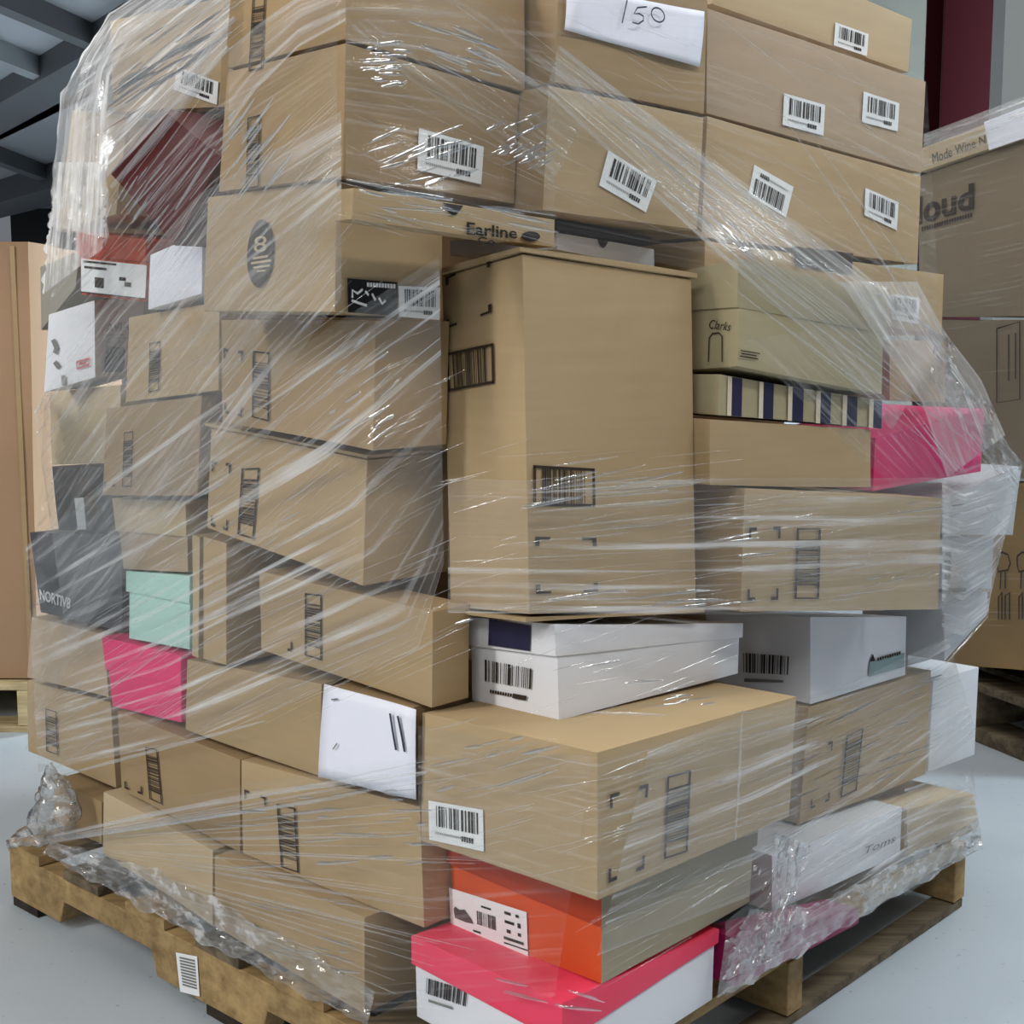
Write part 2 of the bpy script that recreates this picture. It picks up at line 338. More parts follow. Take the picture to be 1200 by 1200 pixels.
def sticker(face, q, parent, seed, lift=.0015, n=16, box=(.14, .10, .92, .62)):
    """white barcode label: thin paper > barcode, number lines"""
    fn0, fn1 = quad_fn(face, q, lift-.0012), quad_fn(face, q, lift)
    vs = [fn(u, v) for fn in (fn0, fn1) for u, v in ((0, 0), (1, 0), (1, 1), (0, 1))]
    o = link('barcode_label', mesh('barcode_label', vs, [(4, 7, 6, 5), (0, 1, 5, 4), (1, 2, 6, 5), (2, 3, 7, 6), (3, 0, 4, 7)], origin(parent)), LABEL, parent)
    rng = random.Random(seed)
    print_on('barcode', face, q, bars(rng, n, *[box[i] for i in (0, 2, 1, 3)]), INK, o, lift+.0006)
    ln = [(.12+.018*i*1.7, .76, .12+.018*i*1.7+.016, .82) for i in range(20)]
    print_on('number_line', face, q, ln, GREYINK, o, lift+.0006)
    print_on('number_block', face, q, [(.60+.045*i, .74, .635+.045*i, .87) for i in range(5)], INK, o, lift+.0006)
    return o
def carton_code(face, q, parent, seed, vert=True, lift=.0015):
    """barcode printed straight on the board inside a black outline"""
    rng = random.Random(seed); t = .09 if vert else .045; th = .022 if vert else .07
    r = [(0, 0, 1, th), (0, 1-th, 1, 1), (0, 0, t, 1), (1-t, 0, 1, 1)]
    if vert: r += bars(rng, 17, t, 1-t, .16, .84, True)
    else: r += bars(rng, 19, .14, .84, th, 1-th)
    return print_on('printed_barcode', face, q, r, INKB, parent, lift)
def brackets(face, q, parent, which='abcd', lift=.0015):
    a, w, h, g = .24, .07, .045, .16
    R_ = dict(a=[(0, 0, a, h), (0, h, w, g)], b=[(1-a, 0, 1, h), (1-w, h, 1, g)], c=[(1-a, 1-h, 1, 1), (1-w, 1-g, 1, 1-h)], d=[(0, 1-h, a, 1), (0, 1-g, w, 1-h)])
    for ch in which: print_on('printed_corner_mark', face, q, R_[ch], INKB, parent, lift)
def lettering(text, face, q, mat, parent, lift=.0016, name='lettering', shear=0, bold=0):
    cu = bpy.data.curves.new('t', 'FONT'); cu.body = text; cu.offset = bold; cu.shear = shear; cu.resolution_u = 3
    o = bpy.data.objects.new('t', cu); SC.collection.objects.link(o); dg = bpy.context.evaluated_depsgraph_get()
    me = bpy.data.meshes.new_from_object(o.evaluated_get(dg)); bpy.data.objects.remove(o)
    xs = [v.co.x for v in me.vertices]; ys = [v.co.y for v in me.vertices]; x0, x1, y0, y1 = min(xs), max(xs), min(ys), max(ys)
    fn = quad_fn(face, q, lift); off = origin(parent)
    for v in me.vertices: v.co = fn((v.co.x-x0)/(x1-x0), 1-(v.co.y-y0)/(y1-y0)) - off
    me.materials.clear(); return link(name, me, mat, parent)
def stroke(name, face, lines, w, mat, parent, lift=.0016):
    """pen lines: each a chain of measured points, w metres wide"""
    vs, fs = [], []
    for ln in lines:
        P = [face.at(*p, lift) for p in ln]
        for i, p in enumerate(P):
            t = (P[min(i+1, len(P)-1)]-P[max(i-1, 0)]).normalized(); s = t.cross(face.n)*w/2
            k = len(vs); vs += [p-s, p+s]
            if i: fs.append((k-2, k-1, k+1, k))
    return link(name, mesh(name, vs, fs, origin(parent)), mat, parent)
def patch(name, face, pts, mat, parent, lift=.0014):
    vs = [face.at(*p, lift) for p in pts]
    return link(name, mesh(name, vs, [tuple(range(len(vs)))[::-1]], origin(parent)), mat, parent)
# ------------------------------------------------------------------ hall ----
def struct(name, me, mat, parent=None):
    o = link(name, me, mat, parent); o['kind'] = 'structure'; return o
def floor_mat():
    m, nt, b = new_mat('sealed_concrete'); L = nt.links.new
    tc = node(nt, 'ShaderNodeTexCoord')
    n1 = node(nt, 'ShaderNodeTexNoise', i_Scale=1.6, i_Detail=6.0); n2 = node(nt, 'ShaderNodeTexNoise', i_Scale=60.0, i_Detail=3.0)
    for n in (n1, n2): L(tc.outputs['Object'], n.inputs['Vector'])
    r = node(nt, 'ShaderNodeValToRGB'); L(n1.outputs[0], r.inputs[0])
    r.color_ramp.elements[0].position = .3; r.color_ramp.elements[1].position = .7
    r.color_ramp.elements[0].color = lin((164, 174, 183)); r.color_ramp.elements[1].color = lin((182, 192, 200))
    s = node(nt, 'ShaderNodeMapRange'); L(n2.outputs[0], s.inputs[0]); s.inputs[1].default_value = .66; s.inputs[2].default_value = .74; s.inputs[3].default_value = 1; s.inputs[4].default_value = .72
    mx = node(nt, 'ShaderNodeMix', data_type='RGBA', blend_type='MULTIPLY'); mx.inputs[0].default_value = 1
    L(r.outputs[0], mx.inputs[6]); L(s.outputs[0], mx.inputs[7]); L(mx.outputs[2], b.inputs['Base Color'])
    b.inputs['Roughness'].default_value = .42; b.inputs['Specular IOR Level'].default_value = .35
    bp = node(nt, 'ShaderNodeBump'); bp.inputs['Strength'].default_value = .08; L(n2.outputs[0], bp.inputs['Height']); L(bp.outputs[0], b.inputs['Normal'])
    return m
struct('floor', mesh('floor', [(-14, -2, 0), (14, -2, 0), (14, 40, 0), (-14, 40, 0)], [(0, 1, 2, 3)]), floor_mat())
CEIL = board('roof_lining', (150, 153, 156), var=.06, bump=.02, fib=(.6, .6, .6)); STEEL = plain('dark_steel', (84, 86, 88), .6); STEEL_L = plain('grey_steel', (132, 136, 138), .5)
ZC = 4.6
ce = struct('ceiling', mesh('ceiling', block((-14, 9, ZC), (14, 40, ZC+.1)), HEXF), CEIL)
def beam(name, a, b, w, h, mat):
    p, q = Vector(hit_z(*a, ZC)), Vector(hit_z(*b, ZC)); t = (q-p).normalized(); p -= t*6; q += t*8
    s = Vector((-t.y, t.x, 0))*w/2; d = Vector((0, 0, -h)); u = Vector((0, 0, -.002))
    c = [p-s+d, p+s+d, q+s+d, q-s+d, p-s+u, p+s+u, q+s+u, q-s+u]
    return struct(name, mesh(name, c, HEXF), mat)
beam('trim_1', (0, 50), (80, 84), .22, .25, STEEL_L)
beam('trim_2', (0, 120), (70, 80), .9, .3, STEEL)
beam('trim_3', (0, 140), (70, 99), .18, .3, STEEL_L)
beam('trim_4', (0, 174), (55, 196), .25, .3, STEEL)
beam('trim_5', (0, 222), (55, 205), 1.2, .5, STEEL)
beam('trim_6', (40, 0), (110, 32), .2, .25, STEEL)
struct('wall_back', mesh('wall_back', block((-14, 39, 0), (14, 39.3, 4.7)), HEXF), plain('far_wall_paint', (44, 46, 48), .9))
struct('wall_right', mesh('wall_right', block((2.045, 5.9, 0), (6.0, 6.05, 4.6)), HEXF), board('grey_wall_panel', (134, 135, 134), var=.03, fib=(.5, .5, .5)))
struct('wall_far_right', mesh('wall_far_right', block((2.1, 9.0, 0), (2.71, 9.1, 4.6)), HEXF), board('green_grey_cladding', (112, 112, 106), var=.03, fib=(.5, .5, .5)))
# red steel column: two flanges and a web
RED = plain('red_column_paint', (42, 3, 11), .7, .08)
col = empty('steel_column', 'dark red steel column behind the wrapped pallet at the right', 'column', (2.165, 6.75, 0))
for nm, lo, hi in (('flange', (-.12, -.02, 0), (.14, .0, 4.6)), ('web', (.0, .0, 0), (.02, .26, 4.6)), ('flange', (-.12, .26, 0), (.14, .28, 4.6))):
    link(nm, hexa(nm, block(lo, hi), cuts=0, dent=0, bevel=.004), RED, col)
link('base_plate', hexa('base_plate', block((-.2, -.1, 0), (.2, .36, .02)), cuts=0, dent=0, bevel=.003), STEEL, col)

# ------------------------------------------------------------------ neighbours behind ----
def pallet_simple(name, label, x0, x1, y0, y1, top, mat, nb=6, group=None):
    root = empty(name, label, 'pallet', ((x0+x1)/2, (y0+y1)/2, 0), group); cx, cy = (x0+x1)/2, (y0+y1)/2
    w = (y1-y0)/(nb+(nb-1)*.35)
    for i in range(nb):
        a = y0-cy+i*w*1.35
        link('deck_board', hexa('deck_board', block((x0-cx, a, top-.02), (x1-cx, a+w, top)), cuts=0, dent=0, bevel=.002), mat, root)
    for k in (0, .5, 1):
        xs = x0-cx+(x1-x0-.05)*k
        link('stringer', hexa('stringer', block((xs, y0-cy, .018), (xs+.05, y1-cy, top-.021)), cuts=0, dent=0, bevel=.002), mat, root)
    for a in (y0-cy, -.05, y1-cy-.1):
        link('bottom_board', hexa('bottom_board', block((x0-cx, a, 0), (x1-cx, a+.1, .017)), cuts=0, dent=0, bevel=.002), mat, root)
    return root
TANBOX = board('plain_tan_carton', (160, 130, 102), rough=.7, var=.04)
pallet_simple('wooden_pallet', 'pale wooden pallet under the big tan carton at the left', -2.5, -1.265, 3.55, 4.5, .135, WOOD_L)
bc = empty('carton', 'big plain tan carton standing behind the load at the left', 'box', (-1.8, 4.0, .137))
c = [(-.72, -.42, 0), (-.72, .42, 0), (.52, .42, 0), (.52, -.42, 0)]
off = Vector((-1.8, 4.0, .137))
c8 = [(-.62, -.42, 0), (-.62, .42, 0), (.535, .42, 0), (.535, -.42, 0), (-.62, -.42, 1.155), (-.62, .42, 1.155), (.56, .42, 1.155), (.56, -.42, 1.155)]
link('carton_body', hexa('carton_body', c8, cuts=5, dent=.004, bevel=.004, seed=3), TANBOX, bc)
for x in (-.605, .51):
    link('side_seam', hexa('side_seam', block((x, -.4225, .004), (x+.012, -.4195, 1.14)), cuts=0, dent=0, bevel=0), KRAFT_D, bc)

# wrapped pallet of cartons behind on the right
q0 = Vector(ray(1150, 470)); q0 = Vector((q0.x*3.5/q0.y, 3.5, 0))
bd = rot((0.0, 1.0), math.atan(600/1607.0)); bn = Vector((-bd[1], bd[0], 0)); bdv = Vector((bd[0], bd[1], 0))
if bn.dot(Vector((-q0.x, -q0.y, 0))) < 0: bn = -bn
BF = Face(q0, q0+bdv, q0+V(0, 0, 1), bn)
def back_box(name, label, tl, tr, br, bl, mat, depth, cat='box', lift=0.0, parent=None, seed=1):
    f = [BF.at(*p, lift) for p in (bl, br, tr, tl)]; k = -bn*depth
    c = [f[1], f[0], f[0]+k, f[1]+k, f[2], f[3], f[3]+k, f[2]+k]
    if parent is None: parent = empty(name, label, cat, (f[0]+f[1])/2+k/2)
    link('carton_body', hexa('carton_body', c, origin(parent), cuts=4, dent=.003, bevel=.003, seed=seed), mat, parent); return parent
DULL = board('dull_brown_carton', (132, 119, 100), var=.05); DULL2 = board('golden_brown_carton', (150, 122, 78), var=.05)
b1 = back_box('carton', 'large brown carton printed loud on the wrapped pallet behind at the right', (1076, 205), (1262, 142), (1262, 372), (1076, 372), DULL, .7, seed=5)
lettering('loud', BF, ((1075, 231), (1141, 214), (1141, 245), (1075, 264)), INKB, b1, bold=.03)
print_on('small_print', BF, ((1080, 266), (1140, 249), (1140, 254), (1080, 271)), [(i*.05, 0, i*.05+.035, 1) for i in range(20)], INKB, b1)
f = [BF.at(*p, .02) for p in ((1076, 203), (1262, 140), (1262, 104), (1076, 174))]; k = -bn*.74
bl = link('box_lid', hexa('box_lid', [f[1], f[0], f[0]+k, f[1]+k, f[2], f[3], f[3]+k, f[2]+k], origin(b1), cuts=3, dent=.002, seed=8), KRAFT_L, b1)
lettering('Mode Wine N', BF, ((1092, 180), (1154, 158), (1155, 168), (1093, 192)), INKB, bl, lift=.022)
f = [BF.at(*p, .024) for p in ((1159, 176), (1212, 158), (1206, 122.5), (1153, 143))]
wl = empty('paper_slip', 'white paper slip over the lid edge of the loud carton', 'paper', f[0])
vs = [*f, *[p+k*.25+V(0, 0, .004) for p in f[2:]]]
link('sheet', mesh('sheet', vs, [(0, 1, 2, 3), (3, 2, 4, 5)], f[0]), PAPER, wl)
b2 = back_box('carton', 'brown carton with two outlined squares on the wrapped pallet behind at the right', (1078, 374), (1262, 374), (1262, 560), (1078, 566), DULL, .7, seed=6)
sq = [[(1168, 385), (1195, 377), (1195, 468), (1168, 472), (1168, 385)], [(1182, 392), (1182, 446)], [(1190, 390), (1190, 444)]]
stroke('printed_square', BF, sq, .004, INKB, b2)
b3 = back_box('carton', 'golden brown carton with handling marks at the bottom of the pallet behind at the right', (1084, 568), (1262, 562), (1262, 792), (1084, 778), DULL2, .7, seed=7)
marks = []
for x in (1168, 1192):
    marks += [[(x, 652), (x+6, 647), (x+13, 650), (x+16, 660), (x+13, 668), (x+2, 670), (x, 662), (x, 652)], [(x+5, 670), (x+4, 690)], [(x+10, 670), (x+10, 690)],
              [(x+2, 726), (x+2, 700), (x+6, 694), (x+6, 726)], [(x+10, 726), (x+10, 698), (x+15, 694), (x+15, 726)]]
stroke('handling_marks', BF, marks, .005, INKB, b3)
fp = BF.at(1200, 800); ZT = min(BF.at(1084, 778).z, BF.at(1262, 792).z)-.004
pr = empty('wooden_pallet', 'dark weathered pallet under the cartons behind at the right', 'pallet', (fp.x, fp.y, 0))
def oriented(cx, a0, a1, k0, k1, z0, z1):
    P = lambda a, k_, z: bdv*a - bn*k_ + V(0, 0, z)
    return [P(a0, k0, z0), P(a1, k0, z0), P(a1, k1, z0), P(a0, k1, z0), P(a0, k0, z1), P(a1, k0, z1), P(a1, k1, z1), P(a0, k1, z1)]
for i in range(5):
    link('deck_board', hexa('deck_board', oriented(0, -.5, .9, i*.15, i*.15+.11, ZT-.02, ZT), cuts=0, dent=0, bevel=.002), WOOD_G, pr)
for a in (-.5, .17, .85):
    link('stringer', hexa('stringer', oriented(0, a, a+.05, .0, .72, .039, ZT-.021), cuts=0, dent=0, bevel=.002), WOOD_G, pr)
for kk in (0, .3, .6):
    link('bottom_board', hexa('bottom_board', oriented(0, -.5, .9, kk, kk+.11, .0, .038), cuts=0, dent=0, bevel=.002), WOOD_G, pr)

# ------------------------------------------------------------------ the pallet ----
D3, R3 = Vector((dL[0], dL[1], 0)), Vector((dR[0], dR[1], 0)); PO = Vector((P0[0], P0[1], 0))
def pl(a, b, z): return D3*a + R3*b + V(0, 0, z)      # a along the left side, b along the right side
def pbox(a0, a1, b0, b1, z0, z1): return [pl(a0, b0, z0), pl(a1, b0, z0), pl(a1, b1, z0), pl(a0, b1, z0), pl(a0, b0, z1), pl(a1, b0, z1), pl(a1, b1, z1), pl(a0, b1, z1)]
pal = empty('wooden_pallet', 'worn wooden pallet with notched sides carrying the wrapped load', 'pallet', PO)
LL, LR = 1.30, 1.19
nb = 7; w = .115; gap = (LL-nb*w)/(nb-1)
for i in range(nb):
    a = i*(w+gap)
    link('deck_board', hexa('deck_board', pbox(a, a+w, -.004, LR, DECK-.019, DECK), cuts=3, dent=.0015, bevel=.002, seed=i), WOOD_G if i % 2 else WOOD, pal)
def stringer(b0, b1):
    z0, z1 = .019, DECK-.020; zn = z0+.042
    prof = [(0, z0), (.30, z0), (.315, zn), (.53, zn), (.545, z0), (.82, z0), (.835, zn), (1.11, zn), (1.125, z0), (LL, z0), (LL, z1), (0, z1)]
    bm = bmesh.new(); A = [bm.verts.new(pl(a, b0, z)) for a, z in prof]; B_ = [bm.verts.new(pl(a, b1, z)) for a, z in prof]; n = len(prof)
    bm.faces.new(A); bm.faces.new(B_[::-1])
    for i in range(n): bm.faces.new((A[i], B_[i], B_[(i+1) % n], A[(i+1) % n]))
    bmesh.ops.recalc_face_normals(bm, faces=bm.faces); bmesh.ops.bevel(bm, geom=list(bm.edges), offset=.0015, segments=1, affect='EDGES')
    me = bpy.data.meshes.new('stringer'); bm.to_mesh(me); bm.free(); return me
for b0 in (0, LR/2-.02, LR-.042): link('stringer', stringer(b0, b0+.042), WOOD, pal)
for a0, a1 in ((0, .048), (.6, .69), (1.21, LL)):
    link('bottom_board', hexa('bottom_board', pbox(a0, a1, .002, LR-.002, 0, .018), cuts=2, dent=.0012, bevel=.002), WOOD_F if a0 > .5 else WOOD_G, pal)
SF = Face(PO+pl(0, -.0, 0), PO+pl(1, 0, 0), PO+pl(0, 0, 1), -R3)
ps = patch('paper_label', SF, ((206, 1116), (231, 1121), (234, 1168), (211, 1162)), LABEL, pal, .002)
print_on('label_print', SF, ((210, 1121), (228, 1125), (231, 1161), (214, 1156)), [(0, i*.1, 1, i*.1+.06) for i in range(10)], GREYINK, ps, .0028)
# ------------------------------------------------------------------ the load: every box a thing of its own ----
FC = {}; BX = {}; HEX = {}
def mid(a, b, t): return [a[i]+(b[i]-a[i])*t for i in range(3)]
def grow(c, k):
    cen = [sum(p[i] for p in c)/8 for i in range(2)]
    out = []
    for p in c:
        v = Vector((p[0]-cen[0], p[1]-cen[1])); n = v.normalized()*k*1.4; out.append((p[0]+n.x, p[1]+n.y, p[2]))
    return out
def two_tone(key, obs, m):      # one pair of sides printed in another colour
    n = FC[key]['R'].n
    for o in obs:
        o.data.materials.append(m)
        for p in o.data.polygons:
            if abs(p.normal.dot(n)) > .8: p.material_index = 1
def make(key, name, label, mat, lid=None, cat='box', group=None, flap=None, sidemat=None, bottom=None):
    b = BOXES[key]; c = [tuple(p) for p in corners(b, b['e'])]; HEX[key] = c
    base = tuple(sum(p[i] for p in c[:4])/4 for i in range(3))
    root = empty(name, label, cat, base, group); BX[key] = root
    sd = sum(ord(ch) for ch in key)
    out_l = -R3; out_r = -D3
    FC[key] = {'L': Face(c[0], c[1], c[4], out_l), 'R': Face(c[0], c[3], c[4], out_r)}
    if 'lid' in b:
        ly = list(b['lid'])+[None]*3; N, Lh, Rh = ex(b['N']), ex(b.get('L')), ex(b.get('R'))
        def tt(S, y): return (y-S[1])/(S[3]-S[1])
        tn = tt(N, ly[0]); tl = tt(Lh, ly[1]) if Lh and ly[1] else tn; tr = tt(Rh, ly[2]) if Rh and ly[2] else tn
        m = [mid(c[4], c[0], tn), mid(c[5], c[1], tl), None, mid(c[7], c[3], tr)]
        m[2] = [m[1][i]+m[3][i]-m[0][i] for i in range(3)]
        m = [tuple(p) for p in m]
        link('box_body', hexa('box_body', c[:4]+[(p[0], p[1], p[2]+.004) for p in m], base, seed=sd), mat, root)
        lc = grow([(p[0], p[1], p[2]) for p in m]+c[4:], .004)
        ol = link('box_lid', hexa('box_lid', lc, base, seed=sd+1, cuts=3), lid, root)
        if sidemat is not None: two_tone(key, root.children, sidemat)
        FC[key]['LL'] = Face(lc[0], lc[1], lc[4], out_l); FC[key]['LR'] = Face(lc[0], lc[3], lc[4], out_r)
    else:
        o = link('box_body', hexa('box_body', c, base, seed=sd), mat, root)
    if flap:
        kx = flap; up = grow([(p[0], p[1], p[2]+.0005) for p in c[4:]]*2, .006)[:4]
        link('top_flap', hexa('top_flap', up+[(p[0], p[1], p[2]+kx) for p in up], base, seed=sd+2, cuts=2, bevel=.0012), mat, root)
    if bottom:
        dn = grow([(p[0], p[1], p[2]-.0005) for p in c[:4]]*2, .008)[:4]
        link('bottom_flap', hexa('bottom_flap', [(p[0], p[1], p[2]-bottom) for p in dn]+dn, base, seed=sd+3, cuts=2, bevel=.0012), mat, root)
    return root
CB, SB = 'cardboard_box', 'shoe_box'
# lower left
make('Q2', CB, 'plain kraft carton at the bottom of the left side, its pale top showing', KRAFT)
make('Q1', CB, 'plain pale kraft carton under the fan of film from the tied corner', KRAFT_L)
make('R1', CB, 'small plain yellowish kraft carton beside the tied film knot on the pallet', KRAFT_D)
make('O', CB, 'long kraft carton with a faint printed barcode, standing on the plain bottom corner carton', KRAFT)
make('M', CB, 'golden kraft carton with a slanted printed barcode, just below the pink shoe box', KRAFT_D)
make('G2', CB, 'kraft carton with a small printed barcode at the lowest left end of the pile', KRAFT)
make('G1', CB, 'pinkish kraft carton at the left end, directly under the lettered charcoal box', KRAFT_P)
make('J', CB, 'wide plain kraft carton between the pink shoe box and the white sheet with two strokes', KRAFT)
make('PK', SB, 'pink shoe box with matching lid on the left side of the pile', HOT, HOT)
make('P', CB, 'kraft carton hidden behind the white sheet with two strokes', KRAFT_D)
make('N', CB, 'large kraft carton at the lower front corner with white barcode label and corner marks', KRAFT)
make('I', CB, 'shaded kraft carton with a printed barcode, above the white sheet with two strokes', KRAFT)
make('H', CB, 'narrow kraft carton standing on end right of the mint shoe box', KRAFT)
make('HT', CB, 'very narrow kraft carton wedged between the mint box and the carton on end', KRAFT_L)
make('MI', SB, 'pale mint green shoe box with lid on the left side', MINT, MINT)
make('NO', SB, 'charcoal shoe box with white NORTIV8 lettering at the left edge of the pile', CHAR)
make('KL', SB, 'plain kraft shoe box with overhanging lid, right above the mint shoe box', KRAFT_P, KRAFT_L)
make('BK', SB, 'black shoe box with a white strip label on its end, above the lettered charcoal box', BLACKB)
make('D', CB, 'kraft carton with folded top edge, jutting out above the shaded carton', KRAFT, flap=.006)
make('C2', CB, 'kraft carton with printed barcode and corner marks, under the carton with the round logo', KRAFT_D)
make('E2', CB, 'kraft carton with printed barcode, right above the plain lidded kraft shoe box', KRAFT_D)
make('E1', CB, 'kraft carton with a faded printed barcode, directly below the blank white box', KRAFT)
make('KG', CB, 'greyish kraft carton under the white shoe box with navy print at the left edge', KRAFT_L)
make('NY', SB, 'white shoe box with a navy print panel at the left edge of the pile', WHITES)
make('WP', SB, 'blank white box end between the orange shoe box and the carton with the round logo', PAPER)
make('OR', SB, 'orange shoe box with a white printed label across its end, high on the left', ORANGE, ORANGE_D)
make('GR', SB, 'plain grey shoe box at the left edge beside the orange shoe box', GREYB)
make('EB', CB, 'kraft carton with a round dark logo on its left side', KRAFT)
make('A2', CB, 'kraft carton with a white barcode label, standing on the carton with the round logo', KRAFT_D)
make('A1', CB, 'topmost kraft carton at the front corner, cut off by the top of the photo', KRAFT_D)
make('F1', CB, 'kraft carton under milky film at the top left with a hazy white label', KRAFT)
make('F3', CB, 'small kraft carton just behind the tilted maroon box', KRAFT_D)
make('F2', CB, 'kraft carton almost hidden by crumpled milky film at the upper left edge', KRAFT_L)
# corner and right
make('S', SB, 'white shoe box with a coral pink lid at the bottom front corner', WHITES, CORAL)
make('T', SB, 'orange shoe box with grey sides and a white shoe label, on the coral lidded box', ORANGE, ORANGE_D, sidemat=OLIVEG)
make('V', SB, 'magenta box at the bottom of the right side, under the white box', MAGENTA)
make('U', SB, 'white shoe box lying on the magenta box at the lower right', WHITES)
make('W', CB, 'creamy kraft carton at the right end of the pallet, bottom layer', KRAFT_L)
make('X', CB, 'streaked kraft carton with a printed barcode at the lower right, on the white box', KRAFT)
make('Y', SB, 'white upright box at the right end of the pile above the creamy carton', WHITEB)
make('Z1', SB, 'white shoe box with a navy patch on its lid, under the tall carton', WHITES, WHITES)
make('Z2', SB, 'white shoe box with a small tree mark, under the wide carton on the right', WHITES)
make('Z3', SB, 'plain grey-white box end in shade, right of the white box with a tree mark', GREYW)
make('BB', CB, 'tall kraft carton standing at the front corner, with two printed barcodes', KRAFT, flap=.008, bottom=.007)
make('AA', CB, 'wide kraft carton with printed barcode and corner marks, right of the tall carton', KRAFT)
make('DB', SB, 'plain kraft shoe box body between the striped lid and the wide carton', KRAFT)
make('DD', 'striped_carton', 'shallow kraft box with navy stripes on the right side of the pile', TANLID)
make('CC', SB, 'olive tan shoe box with a deep lid and faint script, on the striped lid', TANLID, TANLID)
make('EE', SB, 'hot pink shoe box at the right edge of the pile', PINK)
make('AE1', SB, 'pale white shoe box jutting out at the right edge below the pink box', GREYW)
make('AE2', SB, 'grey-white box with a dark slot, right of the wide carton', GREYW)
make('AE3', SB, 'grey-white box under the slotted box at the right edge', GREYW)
make('BH', CB, 'small kraft carton in shade behind the milky film, above the hot pink box', KRAFT_D)
make('GW', SB, 'white box top with a dark thumb notch peeking out behind the tall carton', WHITES)
make('GB', SB, 'thin black lid lying on the white box with the thumb notch', BLACKB)
make('CA', SB, 'flat kraft shoe box with dark lettering and a thumb notch, behind the tall carton', KRAFT)
make('FF2', CB, 'kraft carton with a tilted white barcode label, under the carton carrying the sheet marked 150', KRAFT)
make('FF1', CB, 'kraft carton carrying the white sheet marked 150 at the top', KRAFT_D)
make('FF3', CB, 'wide kraft carton with two white barcode labels at the upper right, upper of two', KRAFT_P)
make('FF4', CB, 'wide kraft carton with one tilted and one straight barcode label at the upper right', KRAFT)
make('FF6', CB, 'topmost pale carton at the upper right with one barcode label near its far end', KRAFT_L)
make('FF5', CB, 'kraft carton with a barcode label half under film, right above the pink box', KRAFT)
# cartons deep in the core, glimpsed through the gaps
zc = DECK+.002
for i, h in enumerate((.30, .31, .29, .30, .26)):
    k = (0, .02, -.01, .015, 0)[i]
    cc_ = [tuple(PO+p) for p in pbox(.48+k, 1.12+k, .50-k, 1.02-k, zc, zc+h)]; zc += h+.002
    bs = tuple(sum(p[j] for p in cc_[:4])/4 for j in range(3))
    r_ = empty(CB, 'dark kraft carton deep in the core of the pile, ' + ('lowest layer', 'second layer up', 'middle layer', 'fourth layer up', 'top layer')[i], 'box', bs, 'cartons in the core of the pile')
    link('box_body', hexa('box_body', cc_, bs, seed=90+i), KRAFT_D, r_); HEX['core%d' % i] = cc_
zc = DECK+.002
for i, h in enumerate((.29, .29, .27)):
    k = (0, .01, -.008)[i]
    cc_ = [tuple(PO+p) for p in pbox(.345+k, .465, .56, 1.07-k, zc, zc+h)]; zc += h+.002
    bs = tuple(sum(p[j] for p in cc_[:4])/4 for j in range(3))
    r_ = empty(CB, 'narrow dark kraft carton behind the right side of the pile, ' + ('bottom layer', 'middle layer', 'top layer')[i], 'box', bs, 'cartons in the core of the pile')
    link('box_body', hexa('box_body', cc_, bs, seed=96+i), KRAFT_D, r_); HEX['side%d' % i] = cc_
# the maroon box hangs tilted in the gap
mb = BOXES['F3']; qm = (P0[0]-dR[0]*.10, P0[1]-dR[1]*.10)
mp4 = [Vector(hit_plane(x, y, qm, dR)) for x, y in ((188, 125), (259, 183), (204, 289), (128, 203))]
kk = R3*.09
base = sum(mp4, Vector())/4 + kk/2
mbx = empty(SB, 'dark maroon box tipped on its corner in the gap at the upper left', 'box', base)
mc = [mp4[2], mp4[3], mp4[3]+kk, mp4[2]+kk, mp4[1], mp4[0], mp4[0]+kk, mp4[1]+kk]
link('box_body', hexa('box_body', mc, base, seed=4), MAROON, mbx); HEX['MB'] = [tuple(p) for p in mc]
# ---------------------------------------------------------------- prints and labels
def LF(k): return FC[k]['L']
def RF(k): return FC[k]['R']
for i, (k, s, q) in enumerate([
    ('A2', 'R', ((491, 150), (567, 172), (564, 216), (489, 199))), ('FF2', 'R', ((713, 176), (770, 212), (757, 249), (702, 217))),
    ('FF4', 'R', ((921, 255), (877, 228), (884, 193), (930, 219))), ('FF4', 'R', ((1014, 220), (1053, 237), (1051, 270), (1013, 252))),
    ('FF3', 'R', ((919, 109), (967, 123), (965, 159), (917, 146))), ('FF3', 'R', ((1012, 107), (1054, 121), (1052, 154), (1010, 143))),
    ('FF6', 'R', ((979, 26), (1018, 40), (1016, 66), (977, 53))), ('FF5', 'R', ((1043, 344), (1078, 349), (1076, 380), (1045, 374))),
    ('EB', 'R', ((467, 335), (516, 337), (515, 375), (468, 371))), ('N', 'L', ((502, 938), (566, 949), (567, 998), (503, 984))),
    ('F1', 'L', ((208, 78), (256, 96), (254, 123), (203, 105)))]):
    sticker(FC[k][s], q, BX[k], 40+i)
